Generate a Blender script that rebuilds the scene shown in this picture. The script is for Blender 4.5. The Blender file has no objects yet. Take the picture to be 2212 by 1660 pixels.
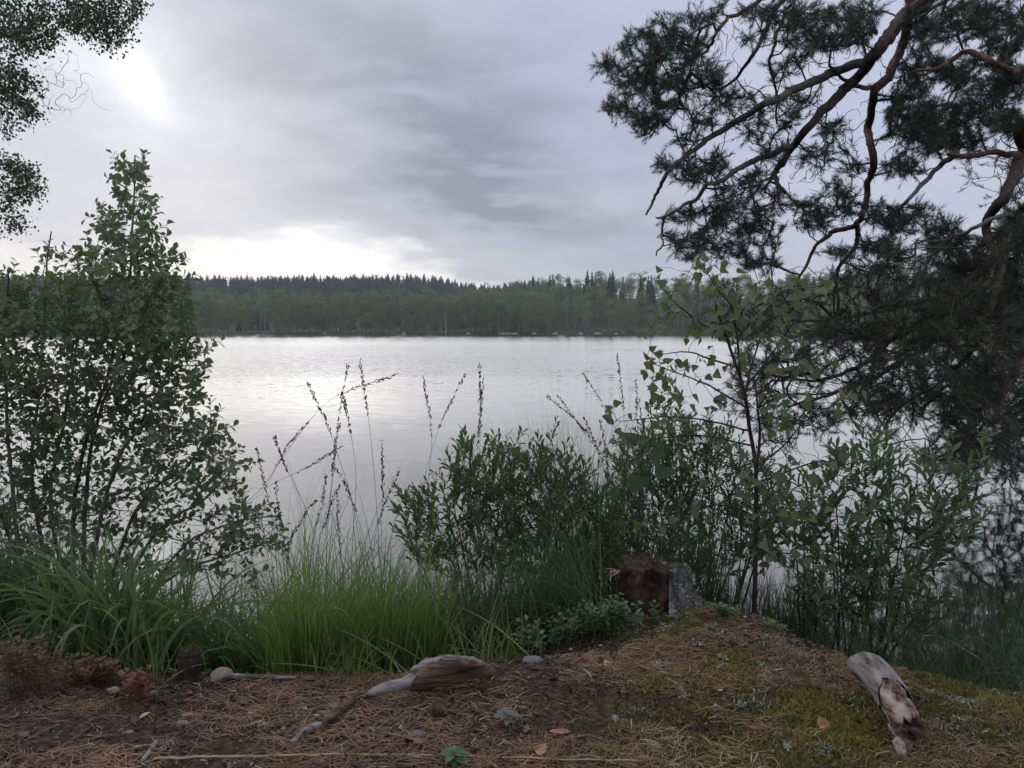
import bpy, math, random
import numpy as np
from mathutils import Matrix, Vector

SC = bpy.context.scene
COL = SC.collection
R = math.radians
rng = np.random.default_rng(7)
random.seed(7)

# ------------------------------------------------------------------ camera
FPX = 788.0                      # focal length in pixels of a 1024 wide picture
PITCH = R(3.92)
CAM = np.array([0.0, 0.0, 1.0])
cd = bpy.data.cameras.new('camera'); cam = bpy.data.objects.new('camera', cd); COL.objects.link(cam)
cam.location = CAM; cam.rotation_euler = (R(90) - PITCH, 0, 0)
cd.sensor_width = 36.0; cd.lens = 36.0 * FPX / 1024.0
cd.clip_start = 0.05; cd.clip_end = 6000
SC.camera = cam
SC.view_settings.view_transform = 'Standard'; SC.view_settings.look = 'None'
SC.view_settings.exposure = 0.92; SC.view_settings.gamma = 1.0; SC.view_settings.use_curve_mapping = False
SC.render.engine = 'CYCLES'
SC.cycles.use_denoising = True
SC.cycles.max_bounces = 6; SC.cycles.adaptive_threshold = 0.015; SC.cycles.transparent_max_bounces = 8
SC.cycles.diffuse_bounces = 3; SC.cycles.glossy_bounces = 4; SC.cycles.transmission_bounces = 4; SC.cycles.volume_bounces = 0
SC.cycles.caustics_reflective = False; SC.cycles.caustics_refractive = False
SC.cycles.sample_clamp_indirect = 4.0

def ray(px, py):
    d = np.array([(px - 512) / FPX, math.cos(PITCH), -math.sin(PITCH)])
    k = -(py - 384) / FPX
    return d + k * np.array([0, math.sin(PITCH), math.cos(PITCH)])
def at(px, py, Y):               # a point of the place at depth Y
    d = ray(px, py); return CAM + d * (Y / d[1])
DS = 1024 / 2212.0
def D(x, y, Y): return at(x * DS, y * DS, Y)
def Z7(x, y, Y): return at((2300 + x * .81203) / 4, y * .81203 / 4, Y)
def Z4(x, y, Y): return at((900 + x / 1.18588) / 4, (1300 + y / 1.18588) / 4, Y)
def Z8(x, y, Y): return at((2400 + x / 1.1067) / 4, (1000 + y / 1.1067) / 4, Y)
def Z5(x, y, Y): return at((3100 + x / 1.2771) / 4, (600 + y / 1.2771) / 4, Y)
def norm(v): v = np.asarray(v, float); return v / (np.linalg.norm(v) + 1e-12)

SUN_DIR = norm(ray(150, 86))
SUN_EL = math.asin(SUN_DIR[2]); SUN_AZ = math.atan2(SUN_DIR[0], SUN_DIR[1])

# ------------------------------------------------------------------ node helper
class NT:
    def __init__(s, tree): s.t = tree; s.L = tree.links
    def new(s, typ, **kw):
        n = s.t.nodes.new(typ)
        for k, v in kw.items(): setattr(n, k, v)
        return n
    def put(s, sock, v):
        if isinstance(v, bpy.types.NodeSocket): s.L.new(v, sock)
        elif v is not None:
            if isinstance(v, (tuple, list)) and len(v) == 3 and sock.type == 'RGBA': v = (*v, 1)
            sock.default_value = v
    def m(s, op, a, b=None, c=None, clamp=False):
        n = s.new('ShaderNodeMath', operation=op, use_clamp=clamp)
        for i, v in enumerate((a, b, c)):
            if v is not None: s.put(n.inputs[i], v)
        return n.outputs[0]
    def v(s, op, a, b=None, scale=None):
        n = s.new('ShaderNodeVectorMath', operation=op)
        s.put(n.inputs[0], a)
        if b is not None: s.put(n.inputs[1], b)
        if scale is not None: s.put(n.inputs['Scale'], scale)
        return n.outputs['Value'] if op in ('DOT_PRODUCT', 'LENGTH') else n.outputs[0]
    def mix(s, f, a, b, mode='MIX'):
        n = s.new('ShaderNodeMix', data_type='RGBA', blend_type=mode)
        s.put(n.inputs[0], f); s.put(n.inputs[6], a); s.put(n.inputs[7], b); return n.outputs[2]
    def noise(s, vec, scale, detail=3, rough=.5, dist=0.0, out='Fac'):
        n = s.new('ShaderNodeTexNoise')
        if vec is not None: s.put(n.inputs['Vector'], vec)
        s.put(n.inputs['Scale'], scale); s.put(n.inputs['Detail'], detail); s.put(n.inputs['Roughness'], rough); s.put(n.inputs['Distortion'], dist)
        return n.outputs[out]
    def step(s, x, lo, hi, a=0.0, b=1.0):
        n = s.new('ShaderNodeMapRange', interpolation_type='SMOOTHSTEP')
        s.put(n.inputs[0], x); s.put(n.inputs[1], lo); s.put(n.inputs[2], hi); s.put(n.inputs[3], a); s.put(n.inputs[4], b)
        return n.outputs[0]
    def map(s, vec, scale=(1, 1, 1), rot=(0, 0, 0), loc=(0, 0, 0)):
        n = s.new('ShaderNodeMapping'); s.put(n.inputs[0], vec)
        n.inputs['Location'].default_value = loc; n.inputs['Rotation'].default_value = rot; n.inputs['Scale'].default_value = scale
        return n.outputs[0]
    def ramp(s, f, stops):
        n = s.new('ShaderNodeValToRGB'); s.put(n.inputs[0], f); e = n.color_ramp.elements
        while len(e) < len(stops): e.new(.5)
        for q, (p, c) in zip(e, stops): q.position = p; q.color = (*c, 1)
        return n.outputs[0]

# ------------------------------------------------------------------ world: broken overcast
W = bpy.data.worlds.new('World'); SC.world = W; W.use_nodes = True
W.node_tree.nodes.clear(); n = NT(W.node_tree)
sky = n.new('ShaderNodeTexSky', sky_type='NISHITA', sun_disc=False)
sky.sun_elevation = SUN_EL; sky.sun_rotation = SUN_AZ; sky.air_density = 1.0; sky.dust_density = .5; sky.ozone_density = 1.0
tc = n.new('ShaderNodeTexCoord'); dirv = n.v('NORMALIZE', tc.outputs['Generated'])
sp = n.new('ShaderNodeSeparateXYZ'); n.put(sp.inputs[0], dirv)
az = n.m('MULTIPLY', n.m('ARCTAN2', sp.outputs[0], sp.outputs[1]), 57.2958)
el = n.m('MULTIPLY', n.m('ARCSINE', sp.outputs[2]), 57.2958)
# cloud deck seen in perspective: directions projected on a plane overhead
zz = n.m('ADD', n.m('ABSOLUTE', sp.outputs[2]), 0.16)
cb = n.new('ShaderNodeCombineXYZ'); n.put(cb.inputs[0], n.m('DIVIDE', sp.outputs[0], zz)); n.put(cb.inputs[1], n.m('DIVIDE', sp.outputs[1], zz))
deck = n.map(cb.outputs[0], (.75, 1.0, 1), (0, 0, R(-28)), (3.1, 1.7, 0))
fb = n.noise(deck, 1.5, 6, .52, .25)
fb2 = n.noise(deck, 4.5, 5, .55, .2)
wp = n.noise(n.map(dirv, (1, 1, 2)), 4.0, 5, .58, .3, 'Color')
ws = n.new('ShaderNodeSeparateColor'); n.put(ws.inputs[0], wp)
azw = n.m('ADD', az, n.m('MULTIPLY', n.m('SUBTRACT', ws.outputs[0], .5), 16.0))
elw = n.m('ADD', el, n.m('MULTIPLY', n.m('SUBTRACT', ws.outputs[1], .5), 9.0))
def gauss(a0, e0, sa, se, rot=0.0, A=None, E=None):
    A = azw if A is None else A; E = elw if E is None else E
    x = n.m('SUBTRACT', A, a0); y = n.m('SUBTRACT', E, e0); c, s_ = math.cos(R(rot)), math.sin(R(rot))
    u = n.m('DIVIDE', n.m('ADD', n.m('MULTIPLY', x, c), n.m('MULTIPLY', y, s_)), sa)
    v = n.m('DIVIDE', n.m('SUBTRACT', n.m('MULTIPLY', y, c), n.m('MULTIPLY', x, s_)), se)
    return n.m('EXPONENT', n.m('MULTIPLY', n.m('ADD', n.m('MULTIPLY', u, u), n.m('MULTIPLY', v, v)), -1.0))
C_BLUE = (.272, .298, .385); C_GREY = (.375, .378, .412); C_DARK = (.148, .160, .200)
sa = math.degrees(SUN_AZ); se = math.degrees(SUN_EL)
lightm = n.step(fb, .38, .68)
lightm = n.m('ADD', n.m('MULTIPLY', lightm, .75), n.m('MULTIPLY', n.m('SUBTRACT', fb2, .5), .5), clamp=True)
left = gauss(sa + 2, 9, 22, 16, 0, az, el)                       # thin bright veil round the sun
low = n.m('EXPONENT', n.m('MULTIPLY', n.m('MAXIMUM', el, 0.0), -.17))
lightm = n.m('ADD', n.m('MULTIPLY', lightm, .45), n.m('MULTIPLY', left, .55), clamp=True)
lightm = n.m('ADD', lightm, n.m('MULTIPLY', low, .55), clamp=True)
c1 = n.mix(lightm, C_BLUE, C_GREY)
dark = n.m('ADD', n.m('MULTIPLY', gauss(-4, 15, 19, 7.5, -34), .90), n.m('MULTIPLY', gauss(-2.5, 10.5, 8, 2.2, -22), .55))
dark = n.m('ADD', dark, n.m('MULTIPLY', gauss(-16, 10.5, 13, 1.6, -8), .30))
dark = n.m('MULTIPLY', dark, n.step(fb2, .30, .62, .55, 1.0), clamp=True)
c2 = n.mix(dark, c1, C_DARK)
# the break in the clouds above the far shore: upper edge uneven
edge = n.m('ADD', n.m('MULTIPLY', n.m('MULTIPLY', n.step(az, 7.0, -9.0), n.step(az, -75.0, -35.0)), 5.6), n.m('MULTIPLY', n.m('SUBTRACT', ws.outputs[2], .5), 5.0))
edge = n.m('ADD', edge, n.m('MULTIPLY', n.m('SUBTRACT', n.noise(n.map(dirv, (1, 1, 3.5)), 9.0, 5, .6), .5), 7.0))
gap = n.step(n.m('SUBTRACT', edge, el), -1.2, 1.6)
gap = n.m('MULTIPLY', gap, gauss(-14, 0, 27, 60, 0, az, el))
c3 = n.mix(n.m('MULTIPLY', gap, .95, clamp=True), c2, (.64, .622, .612))
# sun behind thin cloud
d_az = n.m('ADD', az, n.m('MULTIPLY', n.m('SUBTRACT', ws.outputs[0], .5), 6.0)); d_el = n.m('ADD', el, n.m('MULTIPLY', n.m('SUBTRACT', ws.outputs[1], .5), 5.0))
core = gauss(sa, se, 1.6, .95, -38, d_az, d_el); halo = gauss(sa, se, 6.5, 4.0, -28, azw, elw)
glow = n.m('ADD', n.m('MULTIPLY', core, .38), n.m('MULTIPLY', halo, .13))
spot = gauss(-14, 5.0, 3.2, 1.6, 0, az, el)
glow = n.m('ADD', glow, n.m('MULTIPLY', spot, .38))
c4 = n.mix(1.0, c3, n.mix(glow, (0, 0, 0), (1.0, .98, .95)), 'ADD')
SKY_STRENGTH = 0.1
cl = n.v('SCALE', c4, scale=1.0 / SKY_STRENGTH)
final = n.mix(.96, sky.outputs[0], cl)
bg = n.new('ShaderNodeBackground'); n.put(bg.inputs[0], final); bg.inputs[1].default_value = SKY_STRENGTH
wo = n.new('ShaderNodeOutputWorld'); n.L.new(bg.outputs[0], wo.inputs[0])

sl = bpy.data.lights.new('sun', 'SUN'); sl.energy = 0.9; sl.angle = R(170); sl.color = (1, .94, .86)
so = bpy.data.objects.new('sun', sl); COL.objects.link(so); so.location = (0, 0, 30)
so.rotation_euler = Vector(-SUN_DIR).to_track_quat('-Z', 'Y').to_euler()

# ------------------------------------------------------------------ small numerics
def hash2(ix, iy, seed):
    h = (ix.astype(np.int64) * 374761393 + iy.astype(np.int64) * 668265263 + seed * 1442695041) & 0x7fffffff
    h = ((h ^ (h >> 13)) * 1274126177) & 0x7fffffff
    return ((h ^ (h >> 16)) & 0xffff) / 65535.0
def vn(x, y, seed=0):
    x = np.asarray(x, float); y = np.asarray(y, float)
    ix = np.floor(x); iy = np.floor(y); fx = x - ix; fy = y - iy
    fx = fx * fx * (3 - 2 * fx); fy = fy * fy * (3 - 2 * fy)
    a = hash2(ix, iy, seed); b = hash2(ix + 1, iy, seed); c = hash2(ix, iy + 1, seed); d = hash2(ix + 1, iy + 1, seed)
    return (a * (1 - fx) + b * fx) * (1 - fy) + (c * (1 - fx) + d * fx) * fy
def fbm(x, y, seed=0, o=4):
    s = 0; a = .5
    for k in range(o): s = s + a * vn(np.asarray(x) * 2 ** k, np.asarray(y) * 2 ** k, seed + k * 17); a *= .5
    return s / (1 - .5 ** o)
def sstep(x, a, b): t = np.clip((x - a) / (b - a), 0, 1); return t * t * (3 - 2 * t)

# ------------------------------------------------------------------ meshes and objects
def mesh(name, V, T, tint=None, smooth=True):
    V = np.ascontiguousarray(V, dtype=np.float32); T = np.ascontiguousarray(T, dtype=np.int32)
    me = bpy.data.meshes.new(name)
    me.vertices.add(len(V)); me.vertices.foreach_set('co', V.ravel())
    me.loops.add(T.size); me.loops.foreach_set('vertex_index', T.ravel())
    me.polygons.add(len(T)); me.polygons.foreach_set('loop_start', np.arange(0, T.size, 3, dtype=np.int32))
    me.polygons.foreach_set('use_smooth', np.full(len(T), smooth, dtype=bool))
    if tint is not None:
        a = me.attributes.new('tint', 'FLOAT', 'POINT'); a.data.foreach_set('value', np.ascontiguousarray(tint, dtype=np.float32))
    me.update(calc_edges=True)
    return me
def cat(parts):
    Vs, Ts, ts, o = [], [], [], 0
    for p in parts:
        V, T = p[0], p[1]
        Vs.append(V); Ts.append(T + o); o += len(V)
        ts.append(p[2] if len(p) > 2 else np.full(len(V), .5))
    return np.concatenate(Vs), np.concatenate(Ts), np.concatenate(ts)
def tag(o, label, category=None, group=None, kind=None):
    if label: o['label'] = label
    if category: o['category'] = category
    if group: o['group'] = group
    if kind: o['kind'] = kind
    return o
def thing(name, label, category, base, group=None, kind=None):
    o = bpy.data.objects.new(name, None); COL.objects.link(o); o.location = base
    o.empty_display_size = .1
    return tag(o, label, category, group, kind)
def base_of(o):
    b = np.zeros(3)
    while o is not None: b = b + np.array(o.location); o = o.parent
    return b
def part(name, geo, mat, parent, smooth=True, kind=None, label=None):
    V, T = geo[0], geo[1]
    me = mesh(name, V - base_of(parent), T, geo[2] if len(geo) > 2 else None, smooth)
    me.materials.append(mat)
    o = bpy.data.objects.new(name, me); COL.objects.link(o); o.parent = parent
    if kind: o['kind'] = kind
    if label: o['label'] = label
    return o
def solo(name, geo, mat, base, label=None, category=None, group=None, kind=None, smooth=True):
    base = np.asarray(base, float)
    me = mesh(name, geo[0] - base, geo[1], geo[2] if len(geo) > 2 else None, smooth); me.materials.append(mat)
    o = bpy.data.objects.new(name, me); COL.objects.link(o); o.location = base
    return tag(o, label, category, group, kind)
def copy_tree(o, parent=None):
    c = o.copy(); COL.objects.link(c); c.parent = parent
    for ch in o.children: copy_tree(ch, c)
    return c

def frames(P):
    n_ = len(P); t = np.gradient(P, axis=0) if n_ > 2 else np.repeat((P[1:] - P[:1]), 2, 0)
    t = t / (np.linalg.norm(t, axis=1, keepdims=True) + 1e-12)
    u = np.cross(t[0], [0.31, .22, .93]); u = norm(u)
    U = np.zeros_like(P)
    for i in range(n_):
        u = u - t[i] * np.dot(u, t[i]); u = u / (np.linalg.norm(u) + 1e-12); U[i] = u
    return t, U, np.cross(t, U)
def tube(P, rad, sides=6, cap=True, rough=0.0, tint=.5):
    P = np.asarray(P, float); rad = np.broadcast_to(np.asarray(rad, float), (len(P),)); k = len(P)
    t, U, B = frames(P)
    a = np.linspace(0, 2 * np.pi, sides, endpoint=False)
    rr = rad[:, None] * (1 + (rng.normal(0, rough, (k, sides)) if rough else 0))
    V = P[:, None] + rr[..., None] * (np.cos(a)[None, :, None] * U[:, None] + np.sin(a)[None, :, None] * B[:, None])
    V = V.reshape(-1, 3)
    i = np.arange(k - 1)[:, None] * sides; j = np.arange(sides)[None]; j2 = (j + 1) % sides
    q = np.stack([i + j, i + j2, i + sides + j2, i + sides + j], -1).reshape(-1, 4)
    T = np.concatenate([q[:, [0, 1, 2]], q[:, [0, 2, 3]]])
    if cap:
        V = np.vstack([V, P[:1], P[-1:]]); c0, c1 = k * sides, k * sides + 1
        jj = np.arange(sides); j3 = (jj + 1) % sides; e = (k - 1) * sides
        T = np.vstack([T, np.stack([np.full(sides, c0), j3, jj], 1), np.stack([np.full(sides, c1), e + jj, e + j3], 1)])
    return V, T, np.full(len(V), tint)
def curve(pts, step=.06, wob=0.0):
    P = np.asarray(pts, float); k = len(P)
    if k == 2: P = np.array([P[0], (P[0] + P[1]) / 2, P[1]]); k = 3
    E = np.vstack([2 * P[0] - P[1], P, 2 * P[-1] - P[-2]]); out = []
    for i in range(1, k):
        p0, p1, p2, p3 = E[i - 1], E[i], E[i + 1], E[i + 2]
        m_ = max(2, int(np.ceil(np.linalg.norm(p2 - p1) / step))); t = np.linspace(0, 1, m_, endpoint=False)[:, None]
        out.append(.5 * ((2 * p1) + (p2 - p0) * t + (2 * p0 - 5 * p1 + 4 * p2 - p3) * t ** 2 + (3 * p1 - p0 - 3 * p2 + p3) * t ** 3))
    out = np.vstack(out + [P[-1:]])
    if wob:
        w = rng.normal(0, wob, out.shape); w[0] = 0; w[1:-1] = (w[:-2] + w[1:-1] + w[2:]) / 2; out = out + w
    return out
def taper(nn, r0, r1, p=1.0): return r1 + (r0 - r1) * (1 - np.linspace(0, 1, nn)) ** p

# skeleton that reaches every target from its nearest existing twig
class Skel:
    def __init__(s, cap=60000):
        s.P = np.zeros((cap, 3)); s.par = np.full(cap, -1); s.n = 0; s.fix = np.zeros(cap); s.tips = []; s.tipdir = []
    def add(s, pts, parent=-1, rad=None):
        ids = []
        for i, p in enumerate(pts):
            s.P[s.n] = p; s.par[s.n] = parent
            if rad is not None: s.fix[s.n] = rad[i]
            parent = s.n; ids.append(s.n); s.n += 1
        return ids
    def near(s, p): return int(np.argmin(((s.P[:s.n] - p) ** 2).sum(1)))
    def grow(s, targets, step=.06, wig=.012, rise=0.0, carry=.35):
        T = np.asarray(targets, float)
        d0 = np.array([np.min(((s.P[:s.n] - t) ** 2).sum(1)) for t in T])
        for t in T[np.argsort(d0)]:
            q = s.P[:s.n]; v = t - q
            j = int(np.argmin((v ** 2).sum(1) + rise * np.maximum(-v[:, 2], 0)))
            p0 = s.P[j]; pp = s.par[j]; d = np.linalg.norm(t - p0)
            if d < 1e-4: continue
            tan = norm(p0 - s.P[pp]) if pp >= 0 else norm(t - p0)
            k = max(2, int(np.ceil(d / step)))
            u = np.linspace(0, 1, k + 1)[1:, None]
            c = p0 + tan * d * carry + np.array([0, 0, .06 * d])
            pts = (1 - u) ** 2 * p0 + 2 * u * (1 - u) * c + u ** 2 * t
            w = rng.normal(0, wig, pts.shape); w[-1] = 0; pts = pts + w
            ids = s.add(pts, j)
            s.tips.append(ids[-1]); s.tipdir.append(norm(pts[-1] - (pts[-2] if k > 1 else p0)))
    def radii(s, r0, p=.42):
        acc = np.zeros(s.n); kids = np.zeros(s.n, int)
        for i in range(s.n): 
            if s.par[i] >= 0: kids[s.par[i]] += 1
        for i in range(s.n - 1, -1, -1):
            if kids[i] == 0: acc[i] = max(acc[i], 1)
            if s.par[i] >= 0: acc[s.par[i]] += acc[i]
        return np.maximum(r0 * acc ** p, s.fix[:s.n]), acc
    def tubes(s, r0, p=.42, sides=4, rmax=None, skip_fixed=True, tint=.5):
        rad, acc = s.radii(r0, p)
        if rmax: rad = np.minimum(rad, rmax)
        best = {}
        for i in range(s.n):
            q = s.par[i]
            if q >= 0 and (q not in best or acc[i] > acc[best[q]]): best[q] = i
        out = []
        for i in range(s.n):
            if skip_fixed and s.fix[i] > 0: continue
            q = s.par[i]
            if q >= 0 and best.get(q) == i and not (skip_fixed and s.fix[q] > 0): continue
            ch = [q] if q >= 0 else []; j = i
            while True:
                ch.append(j); j = best.get(j)
                if j is None or (skip_fixed and s.fix[j] > 0): break
            if len(ch) < 2: continue
            r = rad[ch].copy()
            if q >= 0: r[0] = min(r[0], r[1] * 1.15)
            r[-1] *= .6
            out.append(tube(s.P[ch], r, sides, False, tint=tint))
        return cat(out)

# leaves
def leaf_template(ys, ws, fold=.12, curl=.15):
    V = [(0, y, -curl * y * y) for y in ys]; k = len(ys); T = []
    Lf = {}; Rt = {}
    for i, (y, w) in enumerate(zip(ys, ws)):
        if w > 0:
            Lf[i] = len(V); V.append((-w, y, fold * w * 2 - curl * y * y)); Rt[i] = len(V); V.append((w, y, fold * w * 2 - curl * y * y))
    for i in range(k - 1):
        for S, fl in ((Lf, 0), (Rt, 1)):
            a, b = S.get(i), S.get(i + 1)
            tr = []
            if a is None and b is not None: tr = [(i, i + 1, b)]
            elif a is not None and b is None: tr = [(i, i + 1, a)]
            elif a is not None: tr = [(i, i + 1, b), (i, b, a)]
            T += [t if fl == 0 else (t[0], t[2], t[1]) for t in tr]
    return np.array(V, float), np.array(T, int)
L_WILLOW = leaf_template([0, .22, .5, .78, 1], [0, .10, .27, .25, 0], .15, .18)
L_MYRTLE = leaf_template([0, .35, .7, 1], [0, .09, .155, 0], .2, .1)
L_LONG = leaf_template([0, .2, .5, .8, 1], [0, .10, .15, .09, 0], .18, .16)
L_BIRCH = leaf_template([0, .06, .12, .2, .27, .34, .42, .5, .6, .7, .82, 1], [0, .10, .32, .36, .44, .39, .40, .31, .29, .19, .13, 0], .12, .22)
L_BROAD = leaf_template([-.03, .0, .06, .15, .25, .38, .5, .62, .75, .87, 1], [0, .26, .38, .45, .43, .40, .31, .27, .17, .09, 0], .16, .30)
L_COWB = leaf_template([0, .3, .65, 1], [0, .2, .26, 0], .25, .2)
L_SMALL = leaf_template([0, .35, 1], [0, .38, 0], .1, .1)
def place(tpl, P, A, N, S, tint=None):
    V0, T0 = tpl; P = np.asarray(P, float); k = len(P)
    A = np.asarray(A, float); A = A / (np.linalg.norm(A, axis=1, keepdims=True) + 1e-9)
    N = np.asarray(N, float); N = N - A * (A * N).sum(1, keepdims=True); N = N / (np.linalg.norm(N, axis=1, keepdims=True) + 1e-9)
    X = np.cross(A, N); S = np.broadcast_to(np.asarray(S, float), (k,))[:, None, None]
    V = P[:, None] + S * (V0[None, :, 0:1] * X[:, None] + V0[None, :, 1:2] * A[:, None] + V0[None, :, 2:3] * N[:, None])
    T = (T0[None] + (np.arange(k) * len(V0))[:, None, None]).reshape(-1, 3)
    t = rng.random(k) if tint is None else np.asarray(tint)
    return V.reshape(-1, 3), T, np.repeat(t, len(V0))
def rdir(k, up=0.0):
    v = rng.normal(size=(k, 3)); v[:, 2] += up; return v / np.linalg.norm(v, axis=1, keepdims=True)

def blades(root, az_, lean, bend, Ln, wd, k=7, tint=None, pw=1.4):
    """Grass blades as tapering ribbons."""
    root = np.asarray(root, float); m_ = len(root)
    h = np.stack([np.cos(az_), np.sin(az_), np.zeros(m_)], 1)
    side = np.stack([-np.sin(az_), np.cos(az_), np.zeros(m_)], 1)
    tw = rng.uniform(-1.2, 1.2, m_)
    p = root.copy(); V = np.zeros((m_, 2 * k + 1, 3))
    for i in range(k + 1):
        t = i / k; th = lean + bend * t ** pw
        w = wd * (1 - t ** 2.2) * (.75 + .25 * min(1, t * 4)) * .5
        nrm = np.stack([-np.sin(th)], 1) * 0
        up_n = h * np.cos(th)[:, None] - np.array([0, 0, 1]) * np.sin(th)[:, None]
        sd = side * np.cos(tw)[:, None] + up_n * np.sin(tw)[:, None]
        if i == k: V[:, 2 * k] = p
        else:
            V[:, 2 * i] = p - sd * w[:, None]; V[:, 2 * i + 1] = p + sd * w[:, None]
        p = p + (Ln / k)[:, None] * (h * np.sin(th)[:, None] + np.array([0, 0, 1]) * np.cos(th)[:, None])
    T0 = []
    for i in range(k - 1): a = 2 * i; T0 += [(a, a + 1, a + 3), (a, a + 3, a + 2)]
    T0.append((2 * k - 2, 2 * k - 1, 2 * k)); T0 = np.array(T0)
    T = (T0[None] + (np.arange(m_) * (2 * k + 1))[:, None, None]).reshape(-1, 3)
    t = rng.random(m_) if tint is None else tint
    return V.reshape(-1, 3), T, np.repeat(t, 2 * k + 1)

def blob(c, r, seed=0, res=3, amp=.25, sq=(1, 1, 1), freq=1.6):
    """Uneven stone: an icosphere pushed about by noise."""
    import bmesh
    bm = bmesh.new(); bmesh.ops.create_icosphere(bm, subdivisions=res, radius=1.0)
    V = np.array([v.co[:] for v in bm.verts]); T = np.array([[v.index for v in f.verts] for f in bm.faces]); bm.free()
    nz = fbm(V[:, 0] * freq + 9 + seed, V[:, 1] * freq + V[:, 2] * freq * 1.3 + 5, seed) - .5
    nz += .5 * (fbm(V[:, 2] * freq * 2 + 3, V[:, 0] * freq * 2 - V[:, 1] * 2.1, seed + 5) - .5)
    V = V * (1 + amp * 2 * nz[:, None]) * np.array(sq) * r + np.asarray(c)
    return V, T, np.full(len(V), .5)

# ------------------------------------------------------------------ materials
MAT = {}
def material(name):
    m = bpy.data.materials.new(name); m.use_nodes = True; m.node_tree.nodes.clear(); MAT[name] = m
    t = NT(m.node_tree); out = t.new('ShaderNodeOutputMaterial'); return m, t, out
def rnd_in(t, obj):
    if obj: return t.new('ShaderNodeObjectInfo').outputs['Random']
    return t.new('ShaderNodeAttribute', attribute_name='tint').outputs['Fac']
def leaf_mat(name, stops, trans, tf=.35, rough=.45, obj=False, spec=.4):
    m, t, out = material(name)
    r = rnd_in(t, obj); c = t.ramp(r, stops)
    g = t.new('ShaderNodeNewGeometry'); nz = t.noise(g.outputs['Position'], 40, 2)
    c = t.mix(t.m('MULTIPLY', nz, .35), c, (.02, .03, .015))
    b = t.new('ShaderNodeBsdfPrincipled'); t.put(b.inputs['Base Color'], c); b.inputs['Roughness'].default_value = rough
    b.inputs['Specular IOR Level'].default_value = spec
    tr = t.new('ShaderNodeBsdfTranslucent'); t.put(tr.inputs[0], t.mix(t.m('MULTIPLY', r, .5), trans, tuple(x * .55 for x in trans)))
    mx = t.new('ShaderNodeMixShader'); mx.inputs[0].default_value = tf
    t.L.new(b.outputs[0], mx.inputs[1]); t.L.new(tr.outputs[0], mx.inputs[2]); t.L.new(mx.outputs[0], out.inputs[0])
    return m
def bark_mat(name, stops, scale=30, stretch=(1, 1, .35), rough=.9, bump=.5, spots=None, tinted=False):
    m, t, out = material(name)
    tc_ = t.new('ShaderNodeTexCoord'); v = t.map(tc_.outputs['Object'], stretch)
    nz = t.noise(v, scale, 6, .62, .3); c = t.ramp(nz, stops)
    if spots:
        s2 = t.step(t.noise(tc_.outputs['Object'], scale * 1.3, 5, .6), .56, .66); c = t.mix(s2, c, spots)
    if tinted: c = t.mix(1.0, c, t.ramp(rnd_in(t, False), [(0, (.6, .6, .6)), (1, (1.3, 1.3, 1.3))]), 'MULTIPLY')
    b = t.new('ShaderNodeBsdfPrincipled'); t.put(b.inputs['Base Color'], c); b.inputs['Roughness'].default_value = rough
    b.inputs['Specular IOR Level'].default_value = .25
    bp = t.new('ShaderNodeBump'); bp.inputs['Strength'].default_value = bump; bp.inputs['Distance'].default_value = .01
    t.put(bp.inputs['Height'], nz); t.L.new(bp.outputs[0], b.inputs['Normal']); t.L.new(b.outputs[0], out.inputs[0])
    return m
def tint_mat(name, stops, rough=.8, tf=0.0, spec=.3, obj=False):
    m, t, out = material(name)
    c = t.ramp(rnd_in(t, obj), stops)
    b = t.new('ShaderNodeBsdfPrincipled'); t.put(b.inputs['Base Color'], c); b.inputs['Roughness'].default_value = rough; b.inputs['Specular IOR Level'].default_value = spec
    if tf:
        tr = t.new('ShaderNodeBsdfTranslucent'); t.put(tr.inputs[0], c); mx = t.new('ShaderNodeMixShader'); mx.inputs[0].default_value = tf
        t.L.new(b.outputs[0], mx.inputs[1]); t.L.new(tr.outputs[0], mx.inputs[2]); t.L.new(mx.outputs[0], out.inputs[0])
    else: t.L.new(b.outputs[0], out.inputs[0])
    return m

leaf_mat('willow_leaf', [(0, (.075, .105, .055)), (.6, (.105, .140, .072)), (1, (.145, .185, .095))], (.19, .28, .09), .42, .36, False, .6)
leaf_mat('far_birch_leaf', [(0, (.030, .050, .022)), (1, (.055, .085, .035))], (.08, .15, .035), .25)
leaf_mat('birch_leaf', [(0, (.065, .105, .050)), (.6, (.09, .140, .068)), (.9, (.13, .175, .065)), (1, (.24, .20, .06))], (.19, .29, .07), .4, .36, True, .55)
leaf_mat('broad_leaf', [(0, (.045, .092, .032)), (1, (.06, .115, .042))], (.11, .21, .05), .40, .5, True)
leaf_mat('myrtle_leaf', [(0, (.058, .092, .038)), (.7, (.085, .125, .050)), (1, (.13, .175, .065))], (.15, .24, .06), .38)
leaf_mat('long_leaf', [(0, (.085, .130, .072)), (.7, (.12, .175, .092)), (1, (.17, .22, .11))], (.15, .26, .08), .33, .42)
leaf_mat('long_leaf_single', [(0, (.085, .145, .070)), (.7, (.12, .190, .090)), (1, (.18, .25, .11))], (.16, .28, .08), .35, .42, True)
leaf_mat('cowberry_leaf', [(0, (.075, .150, .045)), (.7, (.12, .220, .068)), (1, (.20, .30, .10))], (.15, .30, .05), .25, .35)
leaf_mat('cowberry_leaf_single', [(0, (.05, .13, .04)), (1, (.08, .18, .06))], (.15, .3, .05), .2, .3, True)
leaf_mat('grey_leaf_single', [(0, (.12, .16, .13)), (1, (.17, .20, .16))], (.2, .3, .15), .2, .5, True)
leaf_mat('red_leaf', [(0, (.16, .035, .025)), (.6, (.26, .06, .04)), (1, (.20, .10, .05))], (.40, .08, .04), .3)
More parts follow.
